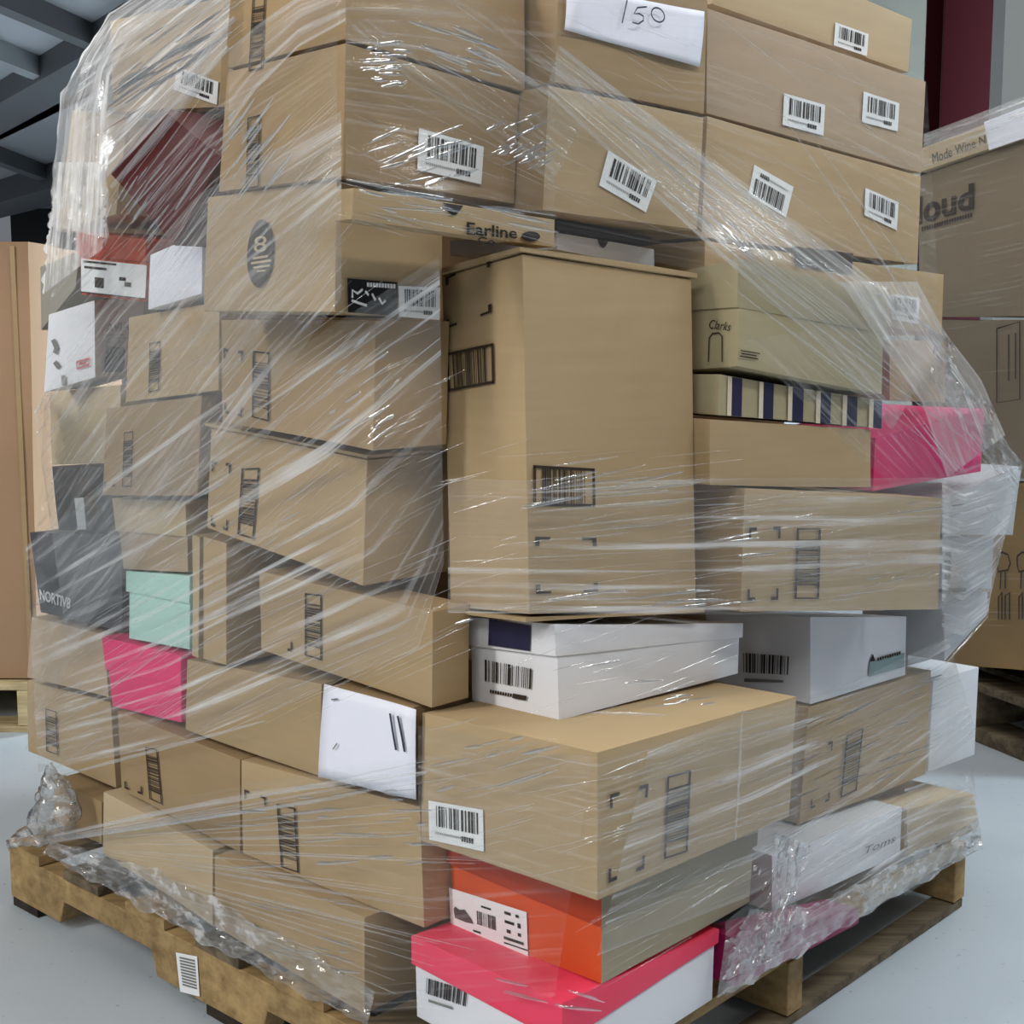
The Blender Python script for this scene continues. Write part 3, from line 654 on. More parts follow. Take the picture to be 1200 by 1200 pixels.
for i, (k, s, q, v) in enumerate([
    ('A1', 'L', ((296, -5), (311, -8), (307, 80), (291, 84)), 1), ('A2', 'L', ((290, 138), (305, 134), (303, 219), (288, 222)), 1),
    ('E1', 'L', ((175, 402), (188, 400), (186, 457), (174, 460)), 1), ('E2', 'L', ((145, 507), (156, 505), (154, 570), (143, 571)), 1),
    ('C2', 'L', ((296, 411), (316, 413), (315, 494), (295, 489)), 1), ('D', 'L', ((283, 549), (304, 548), (297, 632), (278, 626)), 1),
    ('I', 'L', ((357, 695), (377, 697), (377, 774), (357, 768)), 1), ('G2', 'L', ((53, 830), (66, 834), (68, 885), (54, 880)), 1),
    ('M', 'L', ((170, 875), (184, 878), (190, 943), (175, 936)), 1), ('O', 'L', ((324, 942), (346, 947), (350, 1023), (329, 1016)), 1),
    ('N', 'R', ((782, 910), (810, 902), (806, 998), (778, 1007)), 1), ('X', 'R', ((992, 862), (1012, 853), (1004, 926), (985, 935)), 1),
    ('AA', 'R', ((934, 619), (962, 619), (960, 702), (931, 702)), 1), ('BB', 'L', ((522, 414), (578, 402), (579, 449), (525, 459)), 0),
    ('BB', 'R', ((625, 545), (697, 549), (698, 594), (625, 593)), 0)]):
    carton_code(FC[k][s], q, BX[k], 70+i, bool(v))
for k, s, q, w in [('C2', 'L', ((262, 408), (284, 411), (283, 488), (263, 484)), 'abcd'), ('D', 'L', ((248, 540), (270, 543), (266, 622), (247, 616)), 'abcd'),
    ('E2', 'L', ((123, 530), (135, 530), (134, 570), (122, 570)), 'cd'), ('BB', 'L', ((522, 325), (574, 302), (576, 366), (523, 385)), 'abcd'),
    ('BB', 'R', ((627, 629), (699, 630), (701, 693), (628, 696)), 'abcd'), ('N', 'R', ((715, 931), (760, 918), (755, 1018), (713, 1035)), 'abcd'),
    ('AA', 'R', ((878, 618), (915, 617), (912, 703), (876, 704)), 'abcd'), ('I', 'L', ((318, 690), (342, 692), (342, 764), (320, 758)), 'c'),
    ('M', 'L', ((144, 870), (166, 874), (166, 931), (146, 924)), 'cd'), ('O', 'L', ((286, 925), (311, 934), (312, 1000), (288, 990)), 'ab'),
    ('X', 'R', ((954, 876), (976, 868), (972, 938), (950, 948)), 'bcd')]:
    brackets(FC[k][s], q, BX[k], w)
# round logo
pts = [(305+15.5*math.cos(a)+2*math.sin(a), 297-40*math.sin(a)) for a in [i*math.tau/32 for i in range(32)]]
lg = patch('round_logo', LF('EB'), pts[::-1], plain('logo_print', (62, 58, 52), .7), BX['EB'])
LK = plain('logo_board_tone', (186, 170, 140), .7)
lettering('8', LF('EB'), ((298, 277), (313, 276), (312, 295), (297, 296)), LK, lg, .0026)
print_on('logo_lines', LF('EB'), ((294, 302), (318, 298), (317, 318), (294, 321)), [(.1, .0, .85, .14), (.0, .28, 1, .42), (.12, .58, .95, .70), (.3, .85, .75, .95)], LK, lg, .0026)
# black picture label on the same carton
bk = put(flat('picture_label', quad_fn(RF('EB'), ((407, 326), (466, 331), (466, 371), (408, 366)), .0016), [(0, 0, 1, 1)], plain('black_label', (16, 15, 17), .35), BX['EB']))
WP = plain('white_print', (225, 225, 228), .5)
stroke('shoe_drawing', RF('EB'), [[(413, 349), (413, 340), (419, 344), (425, 339)], [(412, 352), (420, 355), (430, 358)], [(428, 341), (432, 346)], [(436, 344), (440, 352)], [(444, 349), (448, 356), (452, 352)]], .003, WP, bk, .0026)
print_on('small_print', RF('EB'), ((430, 331), (464, 333), (464, 338), (430, 336)), [(i*.1, 0, i*.1+.08, 1) for i in range(10)], WP, bk, .0026)
# lettered boxes
lettering('NORTIV8', LF('NO'), ((46, 690), (83, 701), (82, 714), (47, 703)), WP, BX['NO'], bold=.03)
patch('strip_label', LF('BK'), ((87, 584), (98, 583), (101, 620), (91, 621)), LABEL, BX['BK'])
patch('navy_panel', RF('NY'), ((124, 405), (147, 408), (145, 436), (122, 436)), NAVY, BX['NY'])
lettering('AVIA', RF('NY'), ((125, 379), (152, 377), (151, 387), (124, 389)), INK, BX['NY'])
print_on('small_print', RF('NY'), ((124, 392), (150, 391), (149, 402), (124, 402)), [(0, 0, .8, .2), (.05, .4, .9, .6), (0, .8, .7, 1)], GREYINK, BX['NY'])
stroke('red_stamp', LF('NY'), [[(90, 424), (105, 420), (104, 428), (90, 432), (90, 424)], [(93, 427), (101, 425)]], .003, REDINK, BX['NY'])
stroke('printed_splashes', LF('NY'), [[(62, 398), (66, 408), (64, 414)], [(64, 424), (69, 431)], [(74, 440), (75, 452)]], .008, GREYINK, BX['NY'])
put(flat('white_end_label', quad_fn(LF('OR'), ((95, 303), (172, 311), (170, 351), (95, 343)), .0065), [(0, 0, 1, 1)], LABEL, BX['OR']))
print_on('label_print', LF('OR'), ((95, 303), (172, 311), (170, 351), (95, 343)), [(.03, .04, .55, .10), (.05, .2, .4, .27), (.22, .5, .36, .8), (.6, .42, .7, .52), (.68, .55, .78, .68), (0, .96, 1, 1.0)], INKB, BX['OR'], .0075)
patch('navy_patch', FC['Z1']['LL'], ((573, 725), (622, 733), (621, 763), (572, 756)), NAVY, BX['Z1'])
print_on('barcode', LF('Z1'), ((568, 773), (625, 784), (624, 808), (568, 798)), bars(random.Random(5), 17, 0, 1, 0, 1), INK, BX['Z1'])
print_on('number_line', LF('Z1'), ((574, 808), (617, 816), (616, 821), (574, 813)), [(i*.07, 0, i*.07+.05, .8) for i in range(9)]+[(.63, -.1, 1, 1)], INKB, BX['Z1'])
print_on('barcode', LF('Z2'), ((871, 765), (926, 769), (925, 791), (871, 788)), bars(random.Random(6), 20, 0, 1, 0, 1), INK, BX['Z2'])
print_on('number_line', LF('Z2'), ((872, 795), (918, 797), (918, 800), (872, 799)), [(0, 0, 1, 1)], GREYINK, BX['Z2'])
print_on('teal_panel', RF('Z2'), ((1019, 776), (1060, 765), (1060, 781), (1018, 793)), [(0, 0, 1, 1)], TEALP, BX['Z2'])
patch('tree_mark', RF('Z2'), ((1023, 766), (1026, 775), (1024, 775), (1024, 782), (1022, 782), (1022, 775), (1019, 776))[::-1], INK, BX['Z2'])
print_on('small_print', RF('Z2'), ((1028, 771), (1056, 763), (1056, 767), (1028, 775)), [(i*.1, 0, i*.1+.08, 1) for i in range(10)], INKB, BX['Z2'])
print_on('barcode', LF('S'), ((500, 1146), (549, 1161), (547, 1180), (499, 1164)), bars(random.Random(8), 18, 0, 1, 0, 1), INK, BX['S'])
print_on('number_line', LF('S'), ((502, 1171), (530, 1180), (530, 1183), (502, 1174)), [(0, 0, 1, 1)], GREYINK, BX['S'])
for x0, x1 in ((858, 870), (895, 907), (929, 942), (962, 974), (993, 1005), (1024, 1034)):
    t = lambda x: 438.5+.162*(x-844); u = lambda x: 487+.084*(x-842)
    print_on('navy_stripe', RF('DD'), ((x0, t(x0)), (x1, t(x1)), (x1-1, u(x1)), (x0-1, u(x0))), [(0, .02, 1, .98)], NAVY, BX['DD'])
    print_on('pale_edge', RF('DD'), ((x0-5, t(x0-5)), (x0, t(x0)), (x0-1, u(x0)), (x0-6, u(x0-5))), [(0, .02, 1, .98)], STRIPEW, BX['DD'])
lettering('Clarks', LF('CC'), ((831, 374), (857, 378), (856, 388), (831, 385)), INKB, BX['CC'], shear=.4, name='script_lettering')
stroke('arch_outline', LF('CC'), [[(830, 424), (831, 396), (835, 391), (842, 390), (846, 394), (846, 424)]], .002, INKB, BX['CC'])
print_on('small_print', RF('CC'), ((868, 410), (892, 414), (891, 422), (867, 418)), [(0, 0, .95, .18), (.05, .4, .8, .58), (0, .8, .9, 1)], INKB, BX['CC'])
def notch(key, x0, y0, x1, y1, h):
    p = [(x0+(x1-x0)*i/10, y0+(y1-y0)*i/10+h*math.sin(math.pi*i/10)) for i in range(11)]
    return patch('thumb_notch', RF(key), p[::-1], INK, BX[key])
notch('CA', 519, 237.5, 543, 241, 13); notch('GW', 700, 280.5, 713, 282.5, 9)
lettering('Earline', RF('CA'), ((547, 260), (606, 267), (606, 280), (547, 275)), INK, BX['CA'], bold=.02)
lettering('Co', RF('CA'), ((560, 277), (580, 279), (580, 288), (560, 286)), INK, BX['CA'], bold=.02)
patch('oval_mark', RF('CA'), [(622+11*math.cos(a), 277-6*math.sin(a)) for a in [i*math.tau/20 for i in range(20)]][::-1], INK, BX['CA'])
# shoe label on the orange box
sl = put(flat('shoe_label', quad_fn(LF('T'), ((526, 1040), (617, 1069), (619, 1127), (529, 1096)), .0018), [(0, 0, 1, 1)], LABEL, BX['T']))
TQ = ((526, 1040), (617, 1069), (619, 1127), (529, 1096))
fnT = quad_fn(LF('T'), TQ, .0026)
sh = [(.05, .42), (.07, .36), (.13, .40), (.20, .36), (.29, .52), (.31, .60), (.20, .62), (.06, .60)]
link('shoe_picture', mesh('shoe_picture', [fnT(*p) for p in sh], [tuple(range(len(sh)))[::-1]], origin(sl)), plain('shoe_print', (88, 76, 78), .6), sl)
print_on('barcode', LF('T'), TQ, bars(random.Random(9), 14, .36, .62, .30, .58), INKB, sl, .0026)
print_on('label_print', LF('T'), TQ, [(.42, .16, .55, .2), (.72, .12, .8, .18), (.86, .12, .9, .18), (.72, .3, .84, .36), (.88, .28, .92, .38), (.74, .48, .79, .55), (.88, .48, .92, .55), (.3, .72, .4, .76), (.70, .64, .95, .70), (.70, .76, 1, .79)], INK, sl, .0026)
lettering('Toms', RF('U'), ((1014, 993), (1050, 978), (1050, 986), (1014, 1001)), GREYINK, BX['U'], shear=.3, name='script_lettering')
patch('dark_slot', RF('AE2'), ((1108, 642), (1115, 642), (1114, 679), (1107, 679)), INK, BX['AE2'])
patch('dark_printed_panel', RF('FF5'), ((928, 288), (1000, 297), (998, 322), (932, 312))[::-1], INKB, BX['FF5'])
# ---------------------------------------------------------------- sheets of paper
def sheet(label, face, q, lift, curl, parent=None):
    fn = quad_fn(face, q, lift); n = 8; vs = []
    for L_ in (0, .0006):
        for j in range(n+1):
            for i in range(n+1):
                u, v = i/n, j/n; vs.append(fn(u, v)+face.n*(L_+curl*(math.sin(u*7+v*3)*.5+.5)*(abs(u-.5)+.3)))
    m = (n+1)**2; fs = []
    for j in range(n):
        for i in range(n):
            a = j*(n+1)+i; fs += [(a, a+1, a+n+2, a+n+1), (m+a, m+a+n+1, m+a+n+2, m+a+1)]
    rim = [i for i in range(n)]+[j*(n+1)+n for j in range(n)]+[n*(n+1)+i for i in range(n, 0, -1)]+[j*(n+1) for j in range(n, 0, -1)]
    for i, a in enumerate(rim):
        b = rim[(i+1) % len(rim)]; fs.append((a, m+a, m+b, b))
    me = mesh('paper_sheet', vs, fs, vs[0]); me.polygons.foreach_set('use_smooth', [True]*len(me.polygons))
    o = link('paper_sheet', me, PAPER); o.location = vs[0]; tag(o, label, 'paper'); bpy.context.view_layer.update(); return o
p150 = sheet('white paper sheet handwritten 150 at the top of the pile', RF('FF1'), ((662, -18), (823, 14), (819, 79), (660, 35)), .003, .005)
stroke('handwriting', RF('FF1'), [[(735, 0), (729, 27)], [(758, 8), (747, 9), (743, 16), (749, 16), (754, 19), (754, 24), (748, 28), (741, 26)], [(771+1.2*math.cos(a)*6.2-math.sin(a)*2, 17.5-math.sin(a)*8.5) for a in [1.2+i*.42 for i in range(17)]]], .0022, BLUEINK, p150, .0105)
p11 = sheet('white paper sheet with two pen strokes on the lower left of the pile', LF('P'), ((381, 801), (489, 831), (488, 937), (374, 910)), .003, .003)
stroke('handwriting', LF('P'), [[(457, 836), (460, 856), (464, 879)], [(466, 839), (470, 858), (474, 881)]], .004, BLUEINK, p11, .0085)
stroke('faint_pen_mark', LF('P'), [[(388, 820), (396, 819)], [(390, 878), (395, 871)]], .002, GREYINK, p11, .0085)
# ------------------------------------------------------------------ stretch film ----
# the film's resting surface: a skin drawn tight round the load (in polar form round the pile's middle, u = 1/r)
AX = PO + pl(.62, .58, 0)
NT, NZ, ZL, ZH = 440, 170, .085, 1.62
def skin():
    vs, fs = [], []
    for c in HEX.values():
        k = len(vs); vs += [Vector(p) for p in c]; fs += [tuple(k+i for i in f) for f in HEXF]
    c = [tuple(PO+p) for p in pbox(0, LL, 0, LR, .02, DECK)]; k = len(vs); vs += [Vector(p) for p in c]; fs += [tuple(k+i for i in f) for f in HEXF]
    bvh = BVHTree.FromPolygons(vs, fs)
    uo = np.full((NZ, NT), 1/.30)
    for j in range(NZ):
        z = ZL+(ZH-ZL)*j/(NZ-1)
        for i in range(NT):
            a = math.tau*i/NT; d = Vector((math.cos(a), math.sin(a), 0))
            h = bvh.ray_cast(Vector((AX.x, AX.y, z))+d*2.5, -d, 2.4)
            if h[0] is not None:
                uo[j, i] = 1/((h[0]-Vector((AX.x, AX.y, z))).length+.013)
    # widen the obstacles a little so the skin clears the edges
    ob = uo.copy()
    for dj in (-1, 0, 1):
        for di in (-1, 0, 1):
            ob = np.minimum(ob, np.roll(np.roll(uo, dj, 0), di, 1)*1.006)
    uo = ob; u = uo.copy(); ca = 2*math.cos(math.tau/NT)
    for it in range(1300):
        hor = (np.roll(u, 1, 1)+np.roll(u, -1, 1))/ca
        up = np.vstack([u[1:], u[-1:]]); dn = np.vstack([u[:1], u[:-1]])
        u = np.minimum(uo, .72*hor+.28*.5*(up+dn))
    return 1/u
RAD = skin()
def skin_pt(j, i, lift=0):
    a = math.tau*i/NT; r = RAD[j, i % NT]+lift
    return Vector((AX.x+r*math.cos(a), AX.y+r*math.sin(a), ZL+(ZH-ZL)*j/(NZ-1)))
_v = [skin_pt(j, i) for j in range(NZ) for i in range(NT)]
_f = [(j*NT+i, j*NT+(i+1) % NT, (j+1)*NT+(i+1) % NT, (j+1)*NT+i) for j in range(NZ-1) for i in range(NT)]
SKIN = BVHTree.FromPolygons(_v, _f)
CAM = Vector((0, 0, HC))
def on_skin(px, py, lift=.002, far=None):
    """where a measured point of the film lies on the skin; free-hanging film gets its own upright plane"""
    d = Vector(ray(px, py)).normalized()
    h = SKIN.ray_cast(CAM, d)
    if far is None and h[0] is not None and h[0].z < 1.6:
        return h[0]-d*lift, -d
    if far is None:
        q, n, _, _ = SKIN.find_nearest(CAM+d*2.2); t = (q-CAM).dot(d); return CAM+d*t, -d
    side, e = far
    q = (P0[0]-dR[0]*e, P0[1]-dR[1]*e) if side == 'L' else (P0[0]-dL[0]*e, P0[1]-dL[1]*e)
    p = Vector(hit_plane(px, py, q, dR if side == 'L' else dL)); return p, -d
from mathutils import noise as mnoise
wrap = empty('stretch_film', 'clear stretch film wound in streaky bands around the pallet load', 'plastic film', PO)
def poly_at(P, t):
    n = len(P)-1; t = min(max(t, 0), 1)*n; i = min(int(t), n-1); f = t-i
    return (P[i][0]+(P[i+1][0]-P[i][0])*f, P[i][1]+(P[i+1][1]-P[i][1])*f)
def ridges(rng, n):
    return [(rng.random(), rng.uniform(.004, .02), rng.uniform(.25, 1)*rng.choice((1, 1, -1)), rng.random()) for _ in range(n)]
def band(A, B, mat, nu=40, nv=70, lift=.004, amp=.003, nr=26, far=None, seed=0, crumple=0, name='film_band', ragged=0):
    """one sheet of film between two measured edges, folds running along them"""
    rng = random.Random(seed); R_ = ridges(rng, nr); vs, uvs = [], []
    ph = [rng.uniform(0, 6.3) for _ in range(8)]
    pa0, pb0 = on_skin(*poly_at(A, .5), far=far)[0], on_skin(*poly_at(B, .5), far=far)[0]; wid = (pa0-pb0).length
    for j in range(nv+1):
        v = j/nv; acc = 0; prev = None
        for i in range(nu+1):
            t = i/nu; v_ = v
            if ragged and j in (0, nv): v_ = v+(ragged*math.sin(t*19+ph[6])*math.sin(t*47+ph[7]))*(1 if j else -1)
            a, b = poly_at(A, t), poly_at(B, t)
            p, n = on_skin(a[0]+(b[0]-a[0])*v_, a[1]+(b[1]-a[1])*v_, lift, far)
            h = 0
            for c, w, k, s in R_:
                x = (v-c+.02*math.sin(t*4+s*6))/w
                if abs(x) < 2.5: h += k*math.exp(-x*x)*(.5+.5*math.sin(t*(3+5*s)+s*20))
            if crumple:
                q = p*26+Vector((ph[0], ph[1], ph[2]))
                h += crumple*(3.2*(1-2.4*abs(mnoise.noise(q)))+1.6*(1-2.4*abs(mnoise.noise(q*2.3+Vector((7, 3, 1)))))+.8*mnoise.noise(q*5))
            p = p+n*(amp*h if h > 0 else amp*h*.3)
            if prev is not None: acc += (p-prev).length
            prev = p; vs.append(p); uvs.append((acc, v*wid))
    m = nu+1; fs = [(j*m+i, j*m+i+1, (j+1)*m+i+1, (j+1)*m+i) for j in range(nv) for i in range(nu)]
    me = mesh(name, vs, fs, PO); uvl = me.uv_layers.new(name='UVMap')
    ix = np.empty(len(me.loops), dtype=np.int32); me.loops.foreach_get('vertex_index', ix)
    off = rng.random()*9
    uvl.data.foreach_set('uv', (np.array(uvs)[ix]+off).astype(np.float32).ravel())
    me.polygons.foreach_set('use_smooth', [True]*len(me.polygons))
    return link(name, me, mat, wrap)
# folds: thin taut creases of film, drawn along measured runs
class Folds:
    def __init__(s): s.vs, s.fs, s.uv = [], [], []
    def add(s, a, b, w, lift=.006, far=None, n=8, bow=0, rise=None, loose=True):
        pts = []
        for i in range(n+1):
            t = i/n; x = a[0]+(b[0]-a[0])*t; y = a[1]+(b[1]-a[1])*t+bow*math.sin(math.pi*t)
            if not loose and SKIN.ray_cast(CAM, Vector(ray(x, y)).normalized())[0] is None: return
            pts.append(on_skin(x, y, lift, far))
        L_ = 0
        for i, (p, nn) in enumerate(pts):
            t = (pts[min(i+1, n)][0]-pts[max(i-1, 0)][0]).normalized(); q = t.cross(nn).normalized()
            k_ = w*(.25+.75*math.sin(math.pi*(.06+.88*i/n))); k = len(s.vs)
            if i: L_ += (p-pts[i-1][0]).length
            s.vs += [p-q*k_/2, p+nn*(k_*.42 if rise is None else rise), p+q*k_/2]; s.uv += [(L_, 0), (L_, w/2), (L_, w)]
            if i: s.fs += [(k-3, k-2, k+1, k), (k-2, k-1, k+2, k+1)]
    def region(s, quad, n, ang, ln, wd, seed, spread=5, far=None, lift=.006, bow=0):
        rng = random.Random(seed); a, b, c, d = quad
        for _ in range(int(n*.75)):
            u, v = rng.random(), rng.random()
            x = (a[0]*(1-u)+b[0]*u)*(1-v)+(d[0]*(1-u)+c[0]*u)*v; y = (a[1]*(1-u)+b[1]*u)*(1-v)+(d[1]*(1-u)+c[1]*u)*v
            g = math.radians(ang+rng.gauss(0, spread*.5)); l = rng.uniform(*ln)*rng.choice((.5, 1, 1.3)); dx, dy = math.cos(g)*l/2, -math.sin(g)*l/2
            s.add((x-dx, y-dy), (x+dx, y+dy), rng.uniform(*wd)*rng.choice((.5, .7, 1)), lift, far, 7, rng.uniform(-1, 1)*bow, None, far is not None)
    def done(s, name, mat):
        me = mesh(name, s.vs, s.fs, PO); uvl = me.uv_layers.new(name='UVMap')
        ix = np.empty(len(me.loops), dtype=np.int32); me.loops.foreach_get('vertex_index', ix)
        uvl.data.foreach_set('uv', np.array(s.uv)[ix].astype(np.float32).ravel())
        me.polygons.foreach_set('use_smooth', [True]*len(me.polygons))
        o = link(name, me, mat, wrap); o['kind'] = 'stuff'; return o
# ---- sheets: whole-side layers first
band([(30, 880), (120, 700), (255, 480), (395, 240)], [(60, 330), (130, 240), (240, 120), (395, 40)], FILM_THIN, 46, 90, .004, .002, 40, seed=1)
band([(45, 905), (220, 868), (490, 760), (520, 660)], [(30, 640), (130, 560), (330, 420), (515, 300)], FILM_STREAK, 46, 90, .006, .0025, 40, seed=2)
band([(80, 760), (210, 600), (330, 440), (400, 350)], [(40, 480), (120, 360), (230, 230), (400, 130)], FILM_HAZE, 46, 80, .008, .0025, 34, seed=3)
band([(44, 984), (190, 938), (400, 898), (560, 880), (695, 885)], [(44, 990), (170, 1045), (300, 1105), (430, 1188), (650, 1168)], FILM_FAINT, 46, 70, .005, .002, 30, seed=4)
band([(490, 985), (700, 1055), (860, 985), (935, 960)], [(490, 850), (700, 890), (860, 840), (935, 822)], FILM_THIN, 50, 60, .005, .0015, 26, seed=5)
band([(700, 1120), (880, 1050), (1020, 960), (1145, 860)], [(760, 880), (880, 835), (1000, 800), (1110, 745)], FILM_STREAK, 46, 70, .007, .0028, 44, seed=6)
band([(850, 1170), (960, 1100), (1060, 1040), (1150, 985)], [(850, 1080), (940, 1010), (1050, 940), (1140, 900)], FILM_STREAK, 46, 60, .007, .003, 30, seed=7)
band([(525, 718), (700, 720), (870, 720), (1105, 714)], [(525, 560), (700, 565), (870, 560), (1105, 560)], FILM_STREAK, 46, 60, .012, .0018, 26, seed=8)
band([(870, 720), (960, 718), (1105, 712), (1160, 690)], [(870, 575), (960, 575), (1105, 560), (1190, 520)], FILM_THIN, 40, 60, .008, .004, 14, seed=9)
band([(640, 280), (830, 320), (960, 380), (1106, 470)], [(650, -20), (830, 0), (960, 40), (1086, 95)], FILM_FAINT, 60, 90, .014, .002, 36, seed=10)
band([(405, 215), (500, 240), (580, 262), (650, 290)], [(405, -20), (500, -20), (580, -15), (650, -10)], FILM_THIN, 40, 70, .005, .003, 22, seed=11)
# ---- the strong diagonal band and the ones beside it
band([(640, 105), (800, 250), (950, 390), (1045, 505)], [(655, 55), (830, 182), (1010, 318), (1105, 400)], FILM_HAZE, 50, 60, .012, .005, 22, seed=12)
band([(985, 330), (1030, 400), (1080, 470), (1110, 560)], [(1075, 330), (1108, 390), (1150, 445), (1178, 510)], FILM_MILKY, 40, 60, .014, .005, 22, seed=13)
band([(870, 400), (940, 470), (1000, 530), (1060, 580)], [(960, 385), (1010, 440), (1070, 500), (1110, 560)], FILM_THIN, 36, 40, .012, .003, 12, seed=14)
band([(410, 30), (480, 95), (560, 150), (648, 215)], [(520, -20), (580, 10), (640, 60), (700, 110)], FILM_THIN, 40, 60, .010, .005, 16, seed=15)
# ---- milky film at the upper left and the loose sheet over its far edge
band([(70, 245), (130, 205), (200, 130), (265, 62)], [(98, 62), (150, 20), (215, -25), (275, -60)], FILM_MILKY, 46, 80, .006, .006, 30, seed=16, crumple=.12)
band([(60, 265), (62, 200), (72, 110), (98, 62), (128, 16), (200, -30)], [(128, 280), (125, 220), (126, 150), (130, 90), (150, 50), (220, 0)], FILM_WHITE, 60, 60, .004, .005, 18, far=('L', .05), seed=17, crumple=.16, ragged=.03)
band([(50, 345), (54, 285), (60, 240), (66, 190)], [(120, 292), (122, 262), (124, 240), (126, 190)], FILM_WHITE, 50, 50, .004, .007, 14, far=('L', .06), seed=18, crumple=.25, ragged=.05)
band([(268, 150), (300, 105), (350, 55), (405, 25)], [(268, 60), (300, 30), (350, -5), (405, -25)], FILM_HAZE, 36, 50, .010, .004, 18, seed=19, crumple=.1)
# ---- right edge: film standing off between the pink box and the pale box
band([(1096, 395), (1120, 430), (1165, 500), (1200, 545)], [(1090, 440), (1105, 470), (1150, 530), (1190, 580)], FILM_CRUMPLE, 40, 40, .004, .006, 8, far=('R', .06), seed=20, crumple=.45, ragged=.06)
band([(1104, 740), (1130, 745), (1158, 720), (1160, 700)], [(1104, 560), (1130, 570), (1170, 560), (1198, 548)], FILM_MILKY, 30, 50, .010, .003, 14, seed=21)
band([(1060, 1050), (1090, 1030), (1120, 1005), (1152, 985)], [(1060, 925), (1090, 915), (1120, 918), (1140, 925)], FILM_STREAK, 30, 40, .010, .004, 16, seed=22)
# ---- crumpled skirts along the pallet edges
band([(50, 1000), (150, 1055), (270, 1120), (430, 1203)], [(60, 985), (170, 1015), (280, 1070), (440, 1160)], FILM_CRUMPLE, 90, 26, .006, .006, 8, seed=23, crumple=.45, ragged=.12)
band([(840, 1172), (930, 1122), (1030, 1062), (1152, 994)], [(850, 1100), (930, 1070), (1010, 1035), (1145, 960)], FILM_CRUMPLE, 80, 34, .006, .006, 8, seed=24, crumple=.4, ragged=.10)
band([(900, 1095), (912, 1050), (908, 1000), (905, 975)], [(945, 1085), (930, 1050), (945, 1010), (950, 990)], FILM_CRUMPLE, 40, 24, .012, .008, 6, seed=25, crumple=.6, ragged=.1)
band([(848, 1150), (856, 1120), (866, 1090), (880, 1065)], [(915, 1120), (918, 1100), (915, 1080), (908, 1068)], FILM_CRUMPLE, 30, 30, .012, .008, 6, seed=26, crumple=.5, ragged=.08)
# ---- folds
F1_ = Folds()
F1_.region(((240, 220), (395, 200), (395, 365), (240, 370)), 70, 51, (30, 110), (.0008, .0022), 1)
F1_.region(((130, 370), (430, 380), (430, 680), (120, 620)), 130, 40, (40, 150), (.0008, .0022), 2)
F1_.region(((40, 640), (240, 600), (300, 800), (40, 900)), 110, 33, (40, 140), (.0008, .0024), 3)
F1_.region(((240, 680), (510, 650), (520, 800), (220, 860)), 80, 24, (50, 160), (.0008, .0024), 4)
F1_.region(((430, 390), (520, 390), (520, 680), (430, 680)), 45, 26, (25, 80), (.0008, .002), 5)
F1_.region(((130, 190), (260, 140), (258, 270), (170, 300)), 45, 54, (40, 110), (.001, .003), 6)
F1_.region(((90, 40), (250, -10), (265, 60), (130, 210)), 60, 36, (60, 170), (.0015, .004), 7, lift=.012)
F1_.region(((60, 280), (170, 270), (170, 450), (55, 460)), 50, 45, (25, 80), (.0008, .002), 8)
for k in range(46):      # the fan from the tied corner
    t = k/45; e = (520+60*math.sin(k*7), 880+t*300+8*math.sin(k*5)); s0 = .12+.35*abs(math.sin(k*3.7))
    a = (45+(e[0]-45)*s0, 988+(e[1]-988)*s0); x = min(1, s0+.25+.5*abs(math.sin(k*2.3)))
    F1_.add(a, (45+(e[0]-45)*x, 988+(e[1]-988)*x), .0008+.0016*abs(math.sin(k*1.9)), .008)
for k in range(7): F1_.add((45, 984+k), (250+30*k, 940+4*k-k*k), .004, .008)
F1_.region(((490, 830), (700, 900), (700, 1050), (490, 980)), 40, 14, (40, 130), (.0008, .002), 9)
F1_.region(((700, 890), (930, 830), (925, 955), (700, 1050)), 80, 17, (40, 120), (.0008, .0024), 10)
F1_.region(((940, 830), (1092, 790), (1085, 905), (935, 960)), 60, 24, (60, 150), (.001, .0026), 11)
F1_.region(((1060, 930), (1140, 925), (1145, 985), (1062, 1050)), 34, 38, (40, 110), (.001, .0026), 12)
F1_.region(((900, 950), (1060, 920), (1060, 1010), (900, 1080)), 36, 27, (40, 120), (.001, .0024), 13)
F1_.region(((705, 1060), (885, 1000), (880, 1060), (705, 1160)), 26, 32, (40, 120), (.0008, .002), 14)
F1_.region(((620, 530), (815, 530), (815, 700), (620, 715)), 40, 6, (60, 190), (.0008, .003), 15)
F1_.region(((825, 575), (1100, 580), (1100, 712), (825, 716)), 46, 9, (80, 230), (.001, .003), 16)
F1_.region(((530, 480), (612, 480), (612, 700), (530, 700)), 14, 14, (25, 70), (.0008, .002), 17)
F1_.region(((835, 20), (1080, 100), (1075, 310), (830, 270)), 46, -28, (50, 190), (.0008, .0022), 18, spread=14)
F1_.region(((640, 20), (830, 20), (826, 270), (640, 240)), 30, -25, (40, 130), (.0008, .002), 19, spread=10)
F1_.region(((410, 0), (640, 0), (640, 240), (410, 210)), 46, -28, (40, 130), (.0008, .0022), 20, spread=16)
F1_.region(((420, 215), (650, 255), (640, 285), (420, 270)), 24, -14, (40, 130), (.001, .0026), 21)
F1_.region(((650, 70), (720, 100), (1080, 470), (1000, 470)), 60, -38, (120, 330), (.001, .003), 22, spread=2, lift=.016)
F1_.region(((1020, 400), (1100, 390), (1160, 500), (1110, 560)), 60, -50, (40, 130), (.001, .003), 23, spread=6, lift=.018)
F1_.region(((1105, 560), (1190, 545), (1160, 740), (1104, 770)), 26, 22, (30, 90), (.001, .003), 24)
F1_.region(((550, 725), (866, 725), (866, 800), (655, 850)), 24, 22, (30, 100), (.0008, .002), 25)
F1_.done('film_fold', FILM_FOLD)
